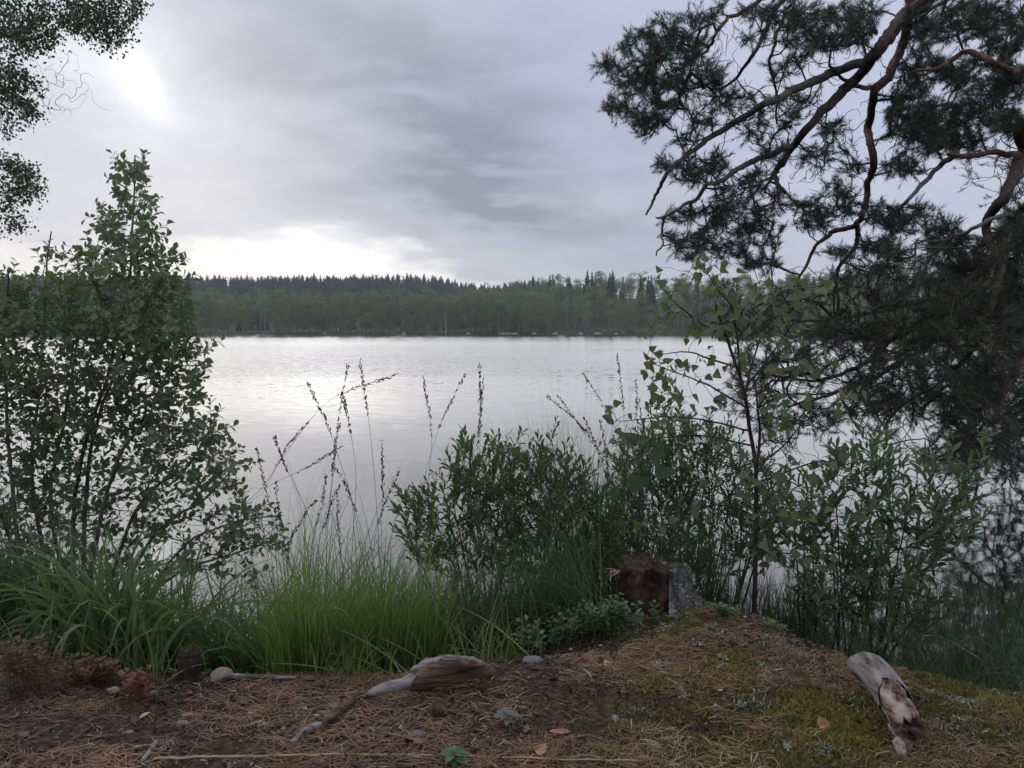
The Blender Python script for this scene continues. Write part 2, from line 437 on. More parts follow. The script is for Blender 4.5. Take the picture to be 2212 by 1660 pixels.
leaf_mat('rust_leaf', [(0, (.12, .055, .025)), (.6, (.19, .090, .035)), (1, (.17, .12, .05))], (.3, .14, .05), .3)
leaf_mat('sedge', [(0, (.075, .135, .042)), (.6, (.115, .190, .062)), (.94, (.16, .24, .09)), (1, (.26, .22, .12))], (.15, .29, .07), .38, .42)
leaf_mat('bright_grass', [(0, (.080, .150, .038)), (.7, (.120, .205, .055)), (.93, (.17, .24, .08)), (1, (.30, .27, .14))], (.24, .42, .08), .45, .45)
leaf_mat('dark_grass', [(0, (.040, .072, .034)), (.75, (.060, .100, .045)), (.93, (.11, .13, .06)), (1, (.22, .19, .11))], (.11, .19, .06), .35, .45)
leaf_mat('needle', [(0, (.034, .050, .034)), (.6, (.052, .075, .050)), (1, (.080, .108, .068))], (.05, .09, .04), .15, .4)
leaf_mat('forest_broad', [(0, (.13, .175, .055)), (.5, (.19, .235, .075)), (1, (.26, .28, .095))], (.30, .35, .12), .3, .7)
leaf_mat('forest_birch', [(0, (.13, .19, .065)), (.5, (.19, .26, .09)), (1, (.25, .32, .12))], (.28, .40, .11), .35, .7)
leaf_mat('forest_pine', [(0, (.11, .17, .06)), (.6, (.16, .225, .08)), (1, (.21, .265, .10))], (.18, .25, .09), .25, .7)
leaf_mat('forest_spruce', [(0, (.024, .042, .026)), (.6, (.038, .060, .034)), (1, (.06, .085, .045))], (.05, .08, .03), .1, .7)
bark_mat('pine_bark', [(.3, (.030, .022, .020)), (.5, (.075, .050, .042)), (.7, (.13, .095, .08))], 26, (1, 1, .5), .95, .9)
bark_mat('pine_red_bark', [(.3, (.065, .034, .026)), (.5, (.145, .066, .045)), (.7, (.21, .115, .085))], 30, (1, 1, .6), .9, .8)
bark_mat('dead_wood_bark', [(.3, (.07, .062, .055)), (.55, (.15, .135, .12)), (.75, (.24, .22, .20))], 30, (1, 1, .6), .9, .5)
bark_mat('twig_bark', [(.3, (.030, .021, .019)), (.7, (.080, .058, .048))], 40, (1, 1, 1), .9, .2)
bark_mat('willow_bark', [(.3, (.050, .046, .036)), (.5, (.10, .092, .072)), (.7, (.16, .15, .125))], 30, (1, 1, .4), .85, .4)
bark_mat('young_birch_bark', [(.3, (.022, .015, .013)), (.6, (.060, .040, .034)), (.8, (.12, .10, .09))], 40, (1, 1, .4), .8, .3)
bark_mat('birch_bark', [(.35, (.06, .055, .05)), (.5, (.42, .41, .39)), (.7, (.58, .57, .54))], 3, (1, 1, .6), .8, .2)
bark_mat('far_trunk', [(.3, (.10, .09, .075)), (.6, (.22, .19, .16))], 2, (1, 1, .3), .9, .2)
bark_mat('far_pine_trunk', [(.3, (.14, .085, .055)), (.6, (.26, .16, .11))], 2, (1, 1, .3), .9, .2)
SW = [(.32, (.030, .024, .020)), (.42, (.13, .115, .10)), (.52, (.24, .22, .205)), (.72, (.37, .355, .345))]
bark_mat('silver_wood', SW, 40, (.22, 1, 1), .85, 1.0)
bark_mat('silver_wood_deep', SW, 40, (1, .2, 1), .85, 1.0)
bark_mat('rotten_wood', [(.34, (.018, .011, .008)), (.5, (.10, .060, .036)), (.66, (.25, .165, .10))], 24, (.35, 1, 3.0), .9, .9)
bark_mat('split_wood', [(.36, (.035, .018, .013)), (.45, (.14, .085, .062)), (.53, (.31, .235, .195)), (.68, (.48, .41, .37))], 28, (1, .5, 1.4), .95, 1.0)
bark_mat('stump_face', [(.32, (.013, .009, .007)), (.48, (.045, .027, .019)), (.60, (.095, .060, .040)), (.78, (.18, .14, .085))], 11, (1.8, 1.8, .8), .85, .8)
bark_mat('stump_bark', [(.36, (.022, .019, .017)), (.50, (.095, .088, .082)), (.68, (.21, .205, .195))], 17, (1.8, 1.8, .5), .95, .8, (.25, .265, .245))
bark_mat('dark_stub', [(.3, (.018, .014, .012)), (.7, (.065, .05, .038))], 25, (1, 1, .3), .95, .9, (.09, .11, .05))
bark_mat('stone_pink', [(.3, (.20, .13, .10)), (.7, (.36, .26, .215))], 12, (1, 1, 1), .85, .4)
bark_mat('stone_grey', [(.3, (.11, .105, .10)), (.7, (.25, .245, .24))], 14, (1, 1, 1), .85, .4)
bark_mat('stone_pale', [(.3, (.14, .14, .125)), (.7, (.26, .26, .235))], 7, (1, 1, 1), .8, .4)
bark_mat('far_stone', [(.3, (.20, .19, .17)), (.7, (.42, .40, .37))], .8, (1, 1, 1), .9, .2)
bark_mat('straw', [(.3, (.30, .20, .09)), (.7, (.46, .34, .19))], 30, (1, 1, 1), .6, .1)
bark_mat('cone', [(.3, (.07, .05, .038)), (.7, (.24, .18, .14))], 60, (1, 1, 1), .8, .3)
bark_mat('flake', [(.3, (.20, .09, .06)), (.7, (.38, .20, .14))], 30, (1, 1, 1), .85, .4)
bark_mat('dead_leaf', [(.3, (.28, .13, .06)), (.7, (.46, .26, .14))], 30, (1, 1, 1), .75, .2)
bark_mat('pale_leaf', [(.3, (.45, .25, .12)), (.7, (.62, .40, .24))], 30, (1, 1, 1), .75, .2)
bark_mat('lichen_grey', [(.3, (.30, .32, .30)), (.7, (.50, .53, .50))], 60, (1, 1, 1), .95, .3)
tint_mat('dead_grass', [(0, (.16, .12, .065)), (.6, (.27, .21, .12)), (1, (.36, .31, .20))], .7, .2)
tint_mat('seed_head', [(0, (.030, .022, .022)), (.6, (.070, .050, .045)), (1, (.14, .11, .08))], .8)
tint_mat('seed_stem', [(0, (.085, .10, .05)), (1, (.15, .14, .08))], .6)
tint_mat('litter_needle', [(0, (.075, .045, .032)), (.35, (.175, .098, .058)), (.7, (.28, .160, .085)), (.9, (.38, .25, .145)), (1, (.42, .37, .31))], .7)
tint_mat('litter_scrap', [(0, (.020, .015, .012)), (.45, (.060, .042, .032)), (.75, (.13, .09, .07)), (.93, (.20, .14, .10)), (1, (.36, .34, .32))], .85)
tint_mat('moss', [(0, (.055, .068, .020)), (.45, (.14, .145, .034)), (.75, (.25, .215, .052)), (1, (.31, .22, .065))], .85, .25)
tint_mat('lichen', [(0, (.19, .23, .16)), (.6, (.30, .35, .25)), (1, (.46, .48, .45))], .9)

# ground material: dark humus with mossy and mineral patches
m, t, out = material('forest_floor')
g = t.new('ShaderNodeNewGeometry'); pos = g.outputs['Position']
n1 = t.noise(pos, 45, 6, .65, .3); n2 = t.noise(pos, 5, 4, .6, .4); n3 = t.noise(pos, 150, 3, .6)
c = t.ramp(n1, [(.25, (.020, .014, .011)), (.48, (.060, .040, .030)), (.62, (.115, .075, .052)), (.8, (.19, .125, .085))])
sx = t.new('ShaderNodeSeparateXYZ'); t.put(sx.inputs[0], pos)
mossy = t.m('MULTIPLY', t.step(n2, .40, .58), t.step(sx.outputs[0], .0, .6))
c = t.mix(t.m('MULTIPLY', mossy, t.step(n1, .3, .6)), c, t.ramp(n3, [(.3, (.055, .060, .016)), (.7, (.20, .175, .040))]))
b = t.new('ShaderNodeBsdfPrincipled'); t.put(b.inputs['Base Color'], c); b.inputs['Roughness'].default_value = .95; b.inputs['Specular IOR Level'].default_value = .15
bp = t.new('ShaderNodeBump'); bp.inputs['Strength'].default_value = .9; bp.inputs['Distance'].default_value = .012
t.put(bp.inputs['Height'], t.m('ADD', n1, t.m('MULTIPLY', n3, .4))); t.L.new(bp.outputs[0], b.inputs['Normal']); t.L.new(b.outputs[0], out.inputs[0])
m, t, out = material('far_ground')
g = t.new('ShaderNodeNewGeometry'); nz = t.noise(g.outputs['Position'], .15, 6, .65)
c = t.ramp(nz, [(.3, (.022, .030, .014)), (.6, (.050, .062, .025)), (.75, (.11, .10, .055))])
b = t.new('ShaderNodeBsdfPrincipled'); t.put(b.inputs['Base Color'], c); b.inputs['Roughness'].default_value = 1.0; b.inputs['Specular IOR Level'].default_value = .1; t.L.new(b.outputs[0], out.inputs[0])
# water: dark peaty lake, light wind ripples
m, t, out = material('lake_water')
g = t.new('ShaderNodeNewGeometry'); pos = g.outputs['Position']
sx = t.new('ShaderNodeSeparateXYZ'); t.put(sx.inputs[0], pos)
dist = t.v('LENGTH', pos)
wind = t.noise(t.map(pos, (.018, .06, 1)), 1.0, 4, .55)
def slope(vec):
    q = t.v('SUBTRACT', vec, (.5, .5, .5)); return q
s1 = slope(t.noise(t.map(pos, (1.5, 2.6, 1), (0, 0, R(4))), 1.8, 3, .55, .2, 'Color'))
s2 = slope(t.noise(t.map(pos, (1.2, 3.6, 1), (0, 0, R(-9))), 3.2, 3, .6, .3, 'Color'))
s3 = slope(t.noise(t.map(pos, (.10, .5, 1), (0, 0, R(3))), 1.0, 3, .5, 0.0, 'Color'))
amp = t.m('MULTIPLY', t.step(dist, 3.0, 30.0, .10, 1.0), t.step(wind, .36, .60, .45, 1.0))
sm = t.v('ADD', t.v('ADD', t.v('SCALE', s1, scale=.15), t.v('SCALE', s2, scale=.15)), t.v('SCALE', s3, scale=.02))
sm = t.v('MULTIPLY', t.v('SCALE', sm, scale=amp), (.55, 1.0, 0.0))
lee = t.new('ShaderNodeCombineXYZ'); t.put(lee.inputs[1], t.step(dist, 12, 42, 0.0, -.052)); lee.inputs[2].default_value = 1.0   # wave faces turned to the near shore
nrm = t.v('NORMALIZE', t.v('ADD', sm, lee.outputs[0]))
b = t.new('ShaderNodeBsdfPrincipled'); b.inputs['Base Color'].default_value = (.012, .014, .013, 1)
b.inputs['IOR'].default_value = 1.333; b.inputs['Roughness'].default_value = .035; t.put(b.inputs['Normal'], nrm)
gl = t.new('ShaderNodeBsdfGlossy'); gl.inputs['Color'].default_value = (.9, .9, .92, 1); gl.inputs['Roughness'].default_value = .035; t.put(gl.inputs['Normal'], nrm)
mx = t.new('ShaderNodeMixShader'); mx.inputs[0].default_value = .12; t.L.new(b.outputs[0], mx.inputs[1]); t.L.new(gl.outputs[0], mx.inputs[2]); t.L.new(mx.outputs[0], out.inputs[0])

# ------------------------------------------------------------------ terrain
WATER = -0.5
CX = np.array([-6, -3.2, -1.62, -1.2, -.87, -.34, .02, .2, .37, .62, .84, 1.02, 1.42, 2.4, 6]); CY = np.array([3.1, 2.65, 2.45, 2.36, 2.24, 2.25, 2.36, 2.48, 2.66, 2.80, 2.68, 2.38, 2.20, 2.05, 1.9])
def crest(x): return np.interp(x, CX, CY)
def ground_h(x, y):
    x = np.asarray(x, float); y = np.asarray(y, float)
    e = y - crest(x) + .10 * (fbm(x * 3.1, y * 3.1, 3) - .5)
    z = .05 * (fbm(x * 1.7 + 4, y * 1.7, 11) - .5) + .040 * (fbm(x * 8, y * 8, 5) - .5) + .016 * (vn(x * 30, y * 30, 8) - .5)
    z = z + .055 * np.exp(-((x - .62) / .42) ** 2 - ((y - 2.65) / .5) ** 2)
    z = z - .05 * sstep(x, 1.0, 2.0)
    z = z + .035 * np.exp(-((x + .1) / .3) ** 2 - ((y - 2.2) / .16) ** 2)
    z = z - .78 * sstep(e, -.03, .95) - .03 * sstep(e, -.25, 0)
    return z
gx = np.arange(-3.4, 3.4, .022); gy = np.arange(.5, 4.0, .022)
GX, GY = np.meshgrid(gx, gy); GZ = ground_h(GX, GY)
V = np.stack([GX, GY, GZ], -1).reshape(-1, 3)
nx, ny = len(gx), len(gy); ii = (np.arange(ny - 1)[:, None] * nx + np.arange(nx - 1)[None]).ravel()
T = np.concatenate([np.stack([ii, ii + 1, ii + nx + 1], 1), np.stack([ii, ii + nx + 1, ii + nx], 1)])
solo('ground', (V, T), MAT['forest_floor'], (0, 0, 0), 'brown forest floor of the near bank covered with pine litter', None, None, 'structure')
def on_ground(px, py, lift=0.0):
    d = ray(px, py); tt = np.linspace(.8, 5.0, 2200); P = CAM + d * tt[:, None]
    k = np.argmax(P[:, 2] < ground_h(P[:, 0], P[:, 1])); p = P[k].copy(); p[2] = ground_h(p[0], p[1]) + lift; return p
def G(x, y, lift=0.0): return on_ground(x * DS, y * DS, lift)

LAKE = np.array([(-2.4, 3.5), (-4, 4.6), (-6, 7.4), (-9, 13), (-20, 26), (-60, 60), (-150, 140), (-330, 225), (-220, 252), (-150, 262), (-60, 268), (0, 270), (62, 262), (82, 222), (74, 165), (60, 122), (53, 88), (50, 64), (58, 44), (60, 30), (30, 12), (12, 4.2), (5, 3.1), (2.4, 3.0), (1, 3.3), (0, 3.2)], float)
def lake_sd(x, y):                # >0 on land
    x = np.asarray(x, float); y = np.asarray(y, float); ins = np.zeros(x.shape, bool); dm = np.full(x.shape, 1e18)
    for a, b_ in zip(LAKE, np.roll(LAKE, -1, 0)):
        e = b_ - a; w0 = x - a[0]; w1 = y - a[1]; tt = np.clip((w0 * e[0] + w1 * e[1]) / (e @ e), 0, 1)
        dm = np.minimum(dm, (w0 - tt * e[0]) ** 2 + (w1 - tt * e[1]) ** 2)
        c_ = (a[1] > y) != (b_[1] > y)
        with np.errstate(divide='ignore', invalid='ignore'): xi = e[0] * (y - a[1]) / (e[1] if e[1] else 1e-9) + a[0]
        ins ^= c_ & (x < xi)
    s_ = np.sqrt(dm); return np.where(ins, -s_, s_)
def terrain_h(x, y):
    x = np.asarray(x, float); y = np.asarray(y, float); s_ = lake_sd(x, y)
    z = np.where(s_ > 0, WATER + np.minimum(s_ * .35, .42), WATER - .05 - np.minimum(-s_ * .4, 2.2))
    far = sstep(y, 150, 262)
    z = z + np.where(s_ > 0, 1, 0) * (sstep(s_, 3, 60) * 1.5 * (fbm(x * .02, y * .02, 4)) * sstep(np.abs(y) + np.abs(x), 15, 60))
    ridge = 31 * sstep(y, 330, 590) * (1 - .62 * sstep(x, -75, 45)) * (.93 + .14 * fbm(x * .008, y * .004, 21))
    right = 11.0 * sstep(s_, 4, 75) * sstep(x, -28, 22) * far
    return z + np.where(s_ > 0, ridge + right, 0)
a_ = np.linspace(-1, 1, 261); xs = np.sign(a_) * (np.sinh(np.abs(a_) * 7.2) / np.sinh(7.2)) * 1000
b_ = np.linspace(-.82, 1, 261); ys = np.sign(b_) * (np.sinh(np.abs(b_) * 7.2) / np.sinh(7.2)) * 1000
TX, TY = np.meshgrid(xs, ys); TZ = terrain_h(TX, TY)
infine = (np.abs(TX) < 3.3) & (TY > .6) & (TY < 3.9); TZ = np.where(infine, np.minimum(TZ, -.9) - .5, TZ)
edge_ = (np.abs(TX) < 3.7) & (TY < .6); TZ = np.where(edge_, -.06, TZ)
V = np.stack([TX, TY, TZ], -1).reshape(-1, 3); nx, ny = len(xs), len(ys); ii = (np.arange(ny - 1)[:, None] * nx + np.arange(nx - 1)[None]).ravel()
T = np.concatenate([np.stack([ii, ii + 1, ii + nx + 1], 1), np.stack([ii, ii + nx + 1, ii + nx], 1)])
solo('hills', (V, T), MAT['far_ground'], (0, 0, 0), 'lake bed, far shore and low wooded hills beyond the lake', None, None, 'structure')
wv = np.array([[-900, -30, WATER], [900, -30, WATER], [900, 700, WATER], [-900, 700, WATER]], float)
solo('lake_water', (wv, np.array([[0, 1, 2], [0, 2, 3]])), MAT['lake_water'], (0, 0, WATER), 'calm grey lake with light ripples', None, None, 'structure', False)
# ------------------------------------------------------------------ far woods
def quads(P, N, S, tint):
    """Leaf-spray faces: small kite shapes with their own facing."""
    k = len(P); A = np.cross(N, rdir(k)); A /= np.linalg.norm(A, axis=1, keepdims=True) + 1e-9; B = np.cross(N, A)
    S = np.asarray(S)[:, None]; f = rng.uniform(.45, .95, (k, 1))
    V = np.stack([P - A * S, P + B * S * f, P + A * S * .9, P - B * S * f], 1).reshape(-1, 3)
    i = np.arange(k) * 4; T = np.concatenate([np.stack([i, i + 1, i + 2], 1), np.stack([i, i + 2, i + 3], 1)])
    return V, T, np.repeat(tint, 4)
def clump_crown(cl, per, size):
    out = []
    for (c, r, tn) in cl:
        k = int(per * (r[0] * r[1] + r[0] * r[2]) / 2); d = rdir(k); rad = rng.uniform(.45, 1.08, (k, 1))
        P = np.asarray(c) + d * rad * np.asarray(r)
        N = norm_rows(d + rdir(k) * .8 + np.array([0, 0, .35]))
        out.append(quads(P, N, rng.uniform(.55, 1.2, k) * size, np.clip(tn + rng.normal(0, .14, k), 0, 1)))
    return cat(out)
def norm_rows(v): return v / (np.linalg.norm(v, axis=1, keepdims=True) + 1e-9)
def trunk_geo(h, r, lean=(0, 0), limbs=0, hl=.4, spread=2.0, sides=6, wob=.06):
    zs = np.linspace(-.6, h, 9); P = np.stack([lean[0] * (zs / h) ** 2, lean[1] * (zs / h) ** 2, zs], 1); P[1:-1, :2] += rng.normal(0, wob, (7, 2))
    gs = [tube(P, taper(9, r, r * .15, .9), sides)]
    for i in range(limbs):
        f = rng.uniform(hl, .92); z = f * h; a = rng.uniform(0, 6.28); L = spread * (1.15 - f)
        p0 = np.array([lean[0] * f * f, lean[1] * f * f, z]); p1 = p0 + np.array([math.cos(a) * L, math.sin(a) * L, L * rng.uniform(.3, .9)])
        lc = curve([p0, (p0 + p1) / 2 + [0, 0, -.1], p1], .5); gs.append(tube(lc, taper(len(lc), r * .35, r * .08), 4))
    return cat(gs)
HIDE = []
def proto(kind, h, v):
    if kind == 'broadleaf':
        cl = []; w = h * rng.uniform(.24, .30)
        for i in range(26):
            f = rng.uniform(.16, .93); a = rng.uniform(0, 6.28); env = w * math.sin(math.pi * min(1, (f - .04) / .98) ** .8) ** .7; rr = env * math.sqrt(rng.uniform(.15, 1))
            r = rng.uniform(.09, .15) * h; cl.append(((math.cos(a) * rr * .85, math.sin(a) * rr * .85, f * h), (r, r, r * .75), .25 + .5 * rng.random()))
        crown = clump_crown(cl, 30, .27); tr = trunk_geo(h * .92, h * .013, (rng.normal(0, .4), 0), 7, .25, h * .22)
    elif kind == 'birch':
        cl = []; w = h * rng.uniform(.15, .20)
        for i in range(24):
            f = rng.uniform(.30, .97); a = rng.uniform(0, 6.28); env = w * (1.05 - abs(f - .55) * 1.35); rr = env * math.sqrt(rng.uniform(.1, 1))
            r = rng.uniform(.06, .10) * h; cl.append(((math.cos(a) * rr, math.sin(a) * rr, f * h), (r, r, r * 1.15), .3 + .5 * rng.random()))
        crown = clump_crown(cl, 32, .23); tr = trunk_geo(h * .95, h * .011, (rng.normal(0, .7), rng.normal(0, .3)), 6, .4, h * .15)
    elif kind == 'pine':
        cl = []
        for i in range(17):
            f = rng.uniform(.50, .98); a = rng.uniform(0, 6.28); env = h * .19 * (1.15 - abs(f - .72) * 1.9); rr = env * math.sqrt(rng.uniform(.05, 1))
            r = rng.uniform(.06, .10) * h; cl.append(((math.cos(a) * rr, math.sin(a) * rr, f * h), (r, r, r * .55), .2 + .6 * rng.random()))
        crown = clump_crown(cl, 26, .22); tr = trunk_geo(h * .93, h * .013, (rng.normal(0, .5), 0), 9, .45, h * .2)
    elif kind == 'spruce':
        out = []; L = 26; V = []; T = []; tn = []
        wmax = h * rng.uniform(.17, .22)
        for i in range(L):
            f = .06 + .94 * i / L; R0 = wmax * (1 - f) ** .75 + .10; nf = int(11 - 5 * f)
            for j in range(nf):
                a = 6.283 * j / nf + rng.uniform(-.5, .5); r = R0 * rng.uniform(.65, 1.15); z = h * f + rng.normal(0, h * .012)
                d = np.array([math.cos(a), math.sin(a), 0]); s_ = np.array([-d[1], d[0], 0]); w = r * .32 + .08
                p = np.array([[0, 0, z + .15], d * r * .5 + s_ * w + [0, 0, z - .1 * r], d * r * .5 - s_ * w + [0, 0, z - .1 * r], d * r * .75 + s_ * w * .3 + [0, 0, z - .32 * r], d * r + [0, 0, z - .28 * r], d * r * .6 + [0, 0, z - .55 * r - .15]])
                o = len(V); V += list(p); T += [(o, o + 1, o + 2), (o + 1, o + 4, o + 2), (o + 1, o + 5, o + 3), (o + 2, o + 4, o + 5)]
                tn += [np.clip(.45 + rng.normal(0, .22), 0, 1)] * 6
        crown = (np.array(V), np.array(T), np.array(tn)); tr = trunk_geo(h * .98, h * .012, (0, 0), 0)
    elif kind == 'bush':
        cl = []
        for i in range(9):
            a = rng.uniform(0, 6.28); rr = h * .7 * math.sqrt(rng.random()); r = rng.uniform(.25, .4) * h
            cl.append(((math.cos(a) * rr, math.sin(a) * rr, h * rng.uniform(.2, .75)), (r, r, r * .8), .3 + .5 * rng.random()))
        crown = clump_crown(cl, 40, .20); tr = trunk_geo(h * .7, .05, (0, 0), 5, .2, h * .5)
    return tr, crown
FM = {'broadleaf': ('far_trunk', 'forest_broad'), 'birch': ('birch_bark', 'forest_birch'), 'pine': ('far_pine_trunk', 'forest_pine'), 'spruce': ('far_trunk', 'forest_spruce'), 'bush': ('far_trunk', 'forest_birch')}
HT = {'broadleaf': 13, 'birch': 13, 'pine': 14, 'spruce': 15, 'bush': 2.2}
PM = {}; PG = {}
for kd, cnt in (('broadleaf', 5), ('birch', 4), ('pine', 4), ('spruce', 4), ('bush', 3)):
    PM[kd] = []; PG[kd] = []
    for v in range(cnt):
        tr, cr = proto(kd, HT[kd], v); PG[kd].append((tr, cr))
        a = mesh('trunk', *tr); a.materials.append(MAT[FM[kd][0]]); b = mesh('crown', *cr, smooth=False); b.materials.append(MAT[FM[kd][1]])
        PM[kd].append((a, b))
def plant(kd, x, y, sc, label, group, nm=None, sx=1.0, pieces=('trunk', 'crown')):
    z = float(terrain_h(np.array([x]), np.array([y]))[0])
    e = thing(nm or {'broadleaf': 'broadleaf_tree', 'birch': 'birch_tree', 'pine': 'pine_tree', 'spruce': 'spruce_tree', 'bush': 'shore_bush'}[kd], label, 'bush' if kd == 'bush' else 'tree', (x, y, z - .1), group)
    e.rotation_euler = (rng.normal(0, .02), rng.normal(0, .02), rng.uniform(0, 6.28)); e.scale = (sc * sx, sc * sx, sc)
    for nm_, me in zip(pieces, PM[kd][rng.integers(len(PM[kd]))]):
        o = bpy.data.objects.new(nm_, me); COL.objects.link(o); o.parent = e
    return e
def shore_y(x): return float(np.interp(x, [-330, -220, -150, -60, 0, 62], [235, 252, 262, 268, 270, 262]))
# front row of the far shore, below the dark ridge
for i in range(190):
    x = -330 + 345 * (i + rng.uniform(-.4, .4)) / 190; row = i % 3
    y = shore_y(x) + [3.5, 11, 22][row] + rng.uniform(-2, 3)
    q = rng.random(); kd = 'broadleaf' if q < .68 else 'birch' if q < .82 else 'pine'
    sc = rng.uniform(.85, 1.15) * (1.0 + .10 * row) * (.85 if kd == 'spruce' else 1)
    lab = {'broadleaf': 'olive green round-crowned tree on the far shore below the dark ridge', 'birch': 'slender birch among the round-crowned trees below the dark ridge', 'pine': 'pine among the round-crowned trees below the dark ridge', 'spruce': 'spruce among the round-crowned trees below the dark ridge'}[kd]
    rowl = ['front row at the waterline', 'middle row behind the waterline trees', 'back row against the slope'][row]
    size_ = 'tall' if sc > 1.12 else 'low' if sc < .95 else 'middling'
    kn = {'broadleaf': 'olive round-crowned tree', 'birch': 'slender birch tree', 'pine': 'pine', 'spruce': 'dark spruce'}[kd]
    lab = size_ + ' ' + kn + ' below the dark ridge, ' + rowl
    plant(kd, x, y, sc, lab, size_ + ' ' + kn + 's below the ridge, ' + rowl)
# greener wood climbing the low hill beside it
for i in range(400):
    u = rng.random(); x = -14 + 166 * rng.random() ** .95
    s_ = 3 + 90 * rng.random()
    y = shore_y(min(x, 62)) + s_ if x < 62 else None
    if y is None:
        y = 225 + 150 * rng.random()
        if lake_sd(np.array([x]), np.array([y]))[0] < 3: continue
    deep = s_ > 38
    q = rng.random()
    kd = ('spruce' if q < .26 else 'pine' if q < .66 else 'birch' if q < .86 else 'broadleaf') if deep else ('birch' if q < .45 else 'pine' if q < .72 else 'broadleaf')
    sc = rng.uniform(.72, 1.05) * (1 if deep else .92)
    if rng.random() < .05 and deep: sc *= 1.14
    lab = {'birch': 'pale green birch in the wood on the low green hill', 'pine': 'pine in the wood on the low green hill', 'spruce': 'pointed spruce in the wood on the low green hill', 'broadleaf': 'round-crowned tree in the wood on the low green hill'}[kd]
    size_ = 'tall' if sc > .95 else 'low' if sc < .80 else 'middling'
    kn = {'birch': 'pale green birch tree', 'pine': 'pine', 'spruce': 'pointed spruce', 'broadleaf': 'round-crowned tree'}[kd]; wh = 'high on the low green hill' if deep else 'by the shore below the low green hill'
    plant(kd, x, y, sc, size_ + ' ' + kn + ' in the wood ' + wh, size_ + ' ' + kn + 's ' + wh, sx=.9)
# spruces standing on the skyline of the dark ridge
for i in range(170):
    x = -400 + 430 * (i + rng.uniform(-.5, .5)) / 170; y = rng.uniform(560, 620); sc = rng.uniform(.45, .70) * (1.2 if rng.random() < .1 else 1)
    size_ = 'tall spruce tip standing out above' if sc > .64 else 'small spruce tip level with' if sc < .53 else 'spruce tip on'
    plant('spruce', x, y, sc, 'dark blue-green ' + size_ + ' the skyline of the far ridge', 'ridge skyline: ' + size_, sx=1.35)
# the slope of the ridge: a mass nobody could count
fw = []
for i in range(1700):
    x = rng.uniform(-430, 60); y = 300 + 330 * rng.random() ** .6
    if x > -10 and y < 400: continue
    tr, cr = PG['spruce'][rng.integers(4)] if rng.random() < .75 else PG['pine'][rng.integers(4)]
    z = float(terrain_h(np.array([x]), np.array([y]))[0]); s_ = rng.uniform(.5, .75); a = rng.uniform(0, 6.28); c_, sn = math.cos(a), math.sin(a)
    sel = cr[1]
    if len(sel) > 900: sel = sel[rng.random(len(sel)) < .5]
    Vv = cr[0] * s_; Vv = np.stack([Vv[:, 0] * c_ - Vv[:, 1] * sn, Vv[:, 0] * sn + Vv[:, 1] * c_, Vv[:, 2]], 1) * [1.35, 1.35, 1] + [x, y, z]
    fw.append((Vv, sel, cr[2]))
solo('forest', cat(fw), MAT['forest_spruce'], (0, 420, 0), 'dense dark conifer forest covering the slope of the far ridge', 'forest', None, 'stuff', False)
# bushes and stones at the water's edge
for i in range(60):
    x = -250 + 312 * rng.random(); plant('bush', x, shore_y(x) + rng.uniform(.5, 2.5), rng.uniform(.5, 1.15), 'low green bush at the edge of the far shore', 'bushes along the far waterline', pieces=('stem', 'foliage'))
for i, (dx, w) in enumerate([(1085, 2.6), (1098, 1.8), (1112, 2.2), (1155, 1.4), (1200, 1.6), (1255, 1.5), (1290, 2.4), (870, 1.2), (700, 1.2), (1010, 1.5), (1330, 1.2)]):
    p = at(dx * DS, 336, 1.0); d = p - CAM; x = d[0] / d[1] * 266; y = shore_y(min(x, 62)) - .3
    g_ = blob((x, y, WATER + .1), 1.0, i, 2, .3, (w * .6, .8, .45 + .25 * rng.random())); o = solo('shore_boulder', g_, MAT['far_stone'], (x, y, WATER), 'pale boulder at the waterline of the far shore', 'boulder', 'boulders along the far waterline', smooth=False)
# bare dead trunk standing at the far waterline
x = (962 * DS - 512) / FPX * 267; y = shore_y(x) + .8
e = thing('dead_tree', 'bare pale dead trunk standing alone at the far waterline', 'tree', (x, y, WATER - .2))
part('trunk', tube(curve([(x, y, WATER - .3), (x + .15, y, 2.5), (x - .1, y, 5.5), (x + .1, y, 8.2)], .8), taper(len(curve([(x, y, WATER - .3), (x + .15, y, 2.5), (x - .1, y, 5.5), (x + .1, y, 8.2)], .8)), .24, .07), 7), MAT['birch_bark'], e)
for k in range(4):
    z0 = 3.5 + k * 1.1; sg = 1 if k % 2 else -1
    part('branch', tube(np.array([(x, y, z0), (x + sg * .5, y + .1, z0 + .35), (x + sg * .8, y + .1, z0 + .3)]), [.05, .035, .015], 5), MAT['birch_bark'], e)
# brighter birches on the shore that comes round on the pine's side
def fine_birch():
    h = 11; cl = []
    for i in range(42):
        f = rng.uniform(.12, .98); a = rng.uniform(0, 6.28); env = 2.1 * (1.1 - abs(f - .5) * 1.3); rr = env * math.sqrt(rng.uniform(.1, 1)); r = rng.uniform(.5, .9)
        cl.append(((math.cos(a) * rr, math.sin(a) * rr, f * h), (r, r, r * 1.2), .4 + .6 * rng.random()))
    return trunk_geo(h * .96, .10, (rng.normal(0, .8), 0), 12, .3, 2.4, 7), clump_crown(cl, 120, .10)
PM['near_birch'] = []
for v in range(3):
    tr, cr = fine_birch(); a = mesh('trunk', *tr); a.materials.append(MAT['birch_bark']); b = mesh('crown', *cr, smooth=False); b.materials.append(MAT['forest_birch']); PM['near_birch'].append((a, b))
FM['near_birch'] = FM['birch']
sp_ = [(80, 222), (74, 165), (60, 122), (53, 88), (50, 64), (58, 44)]
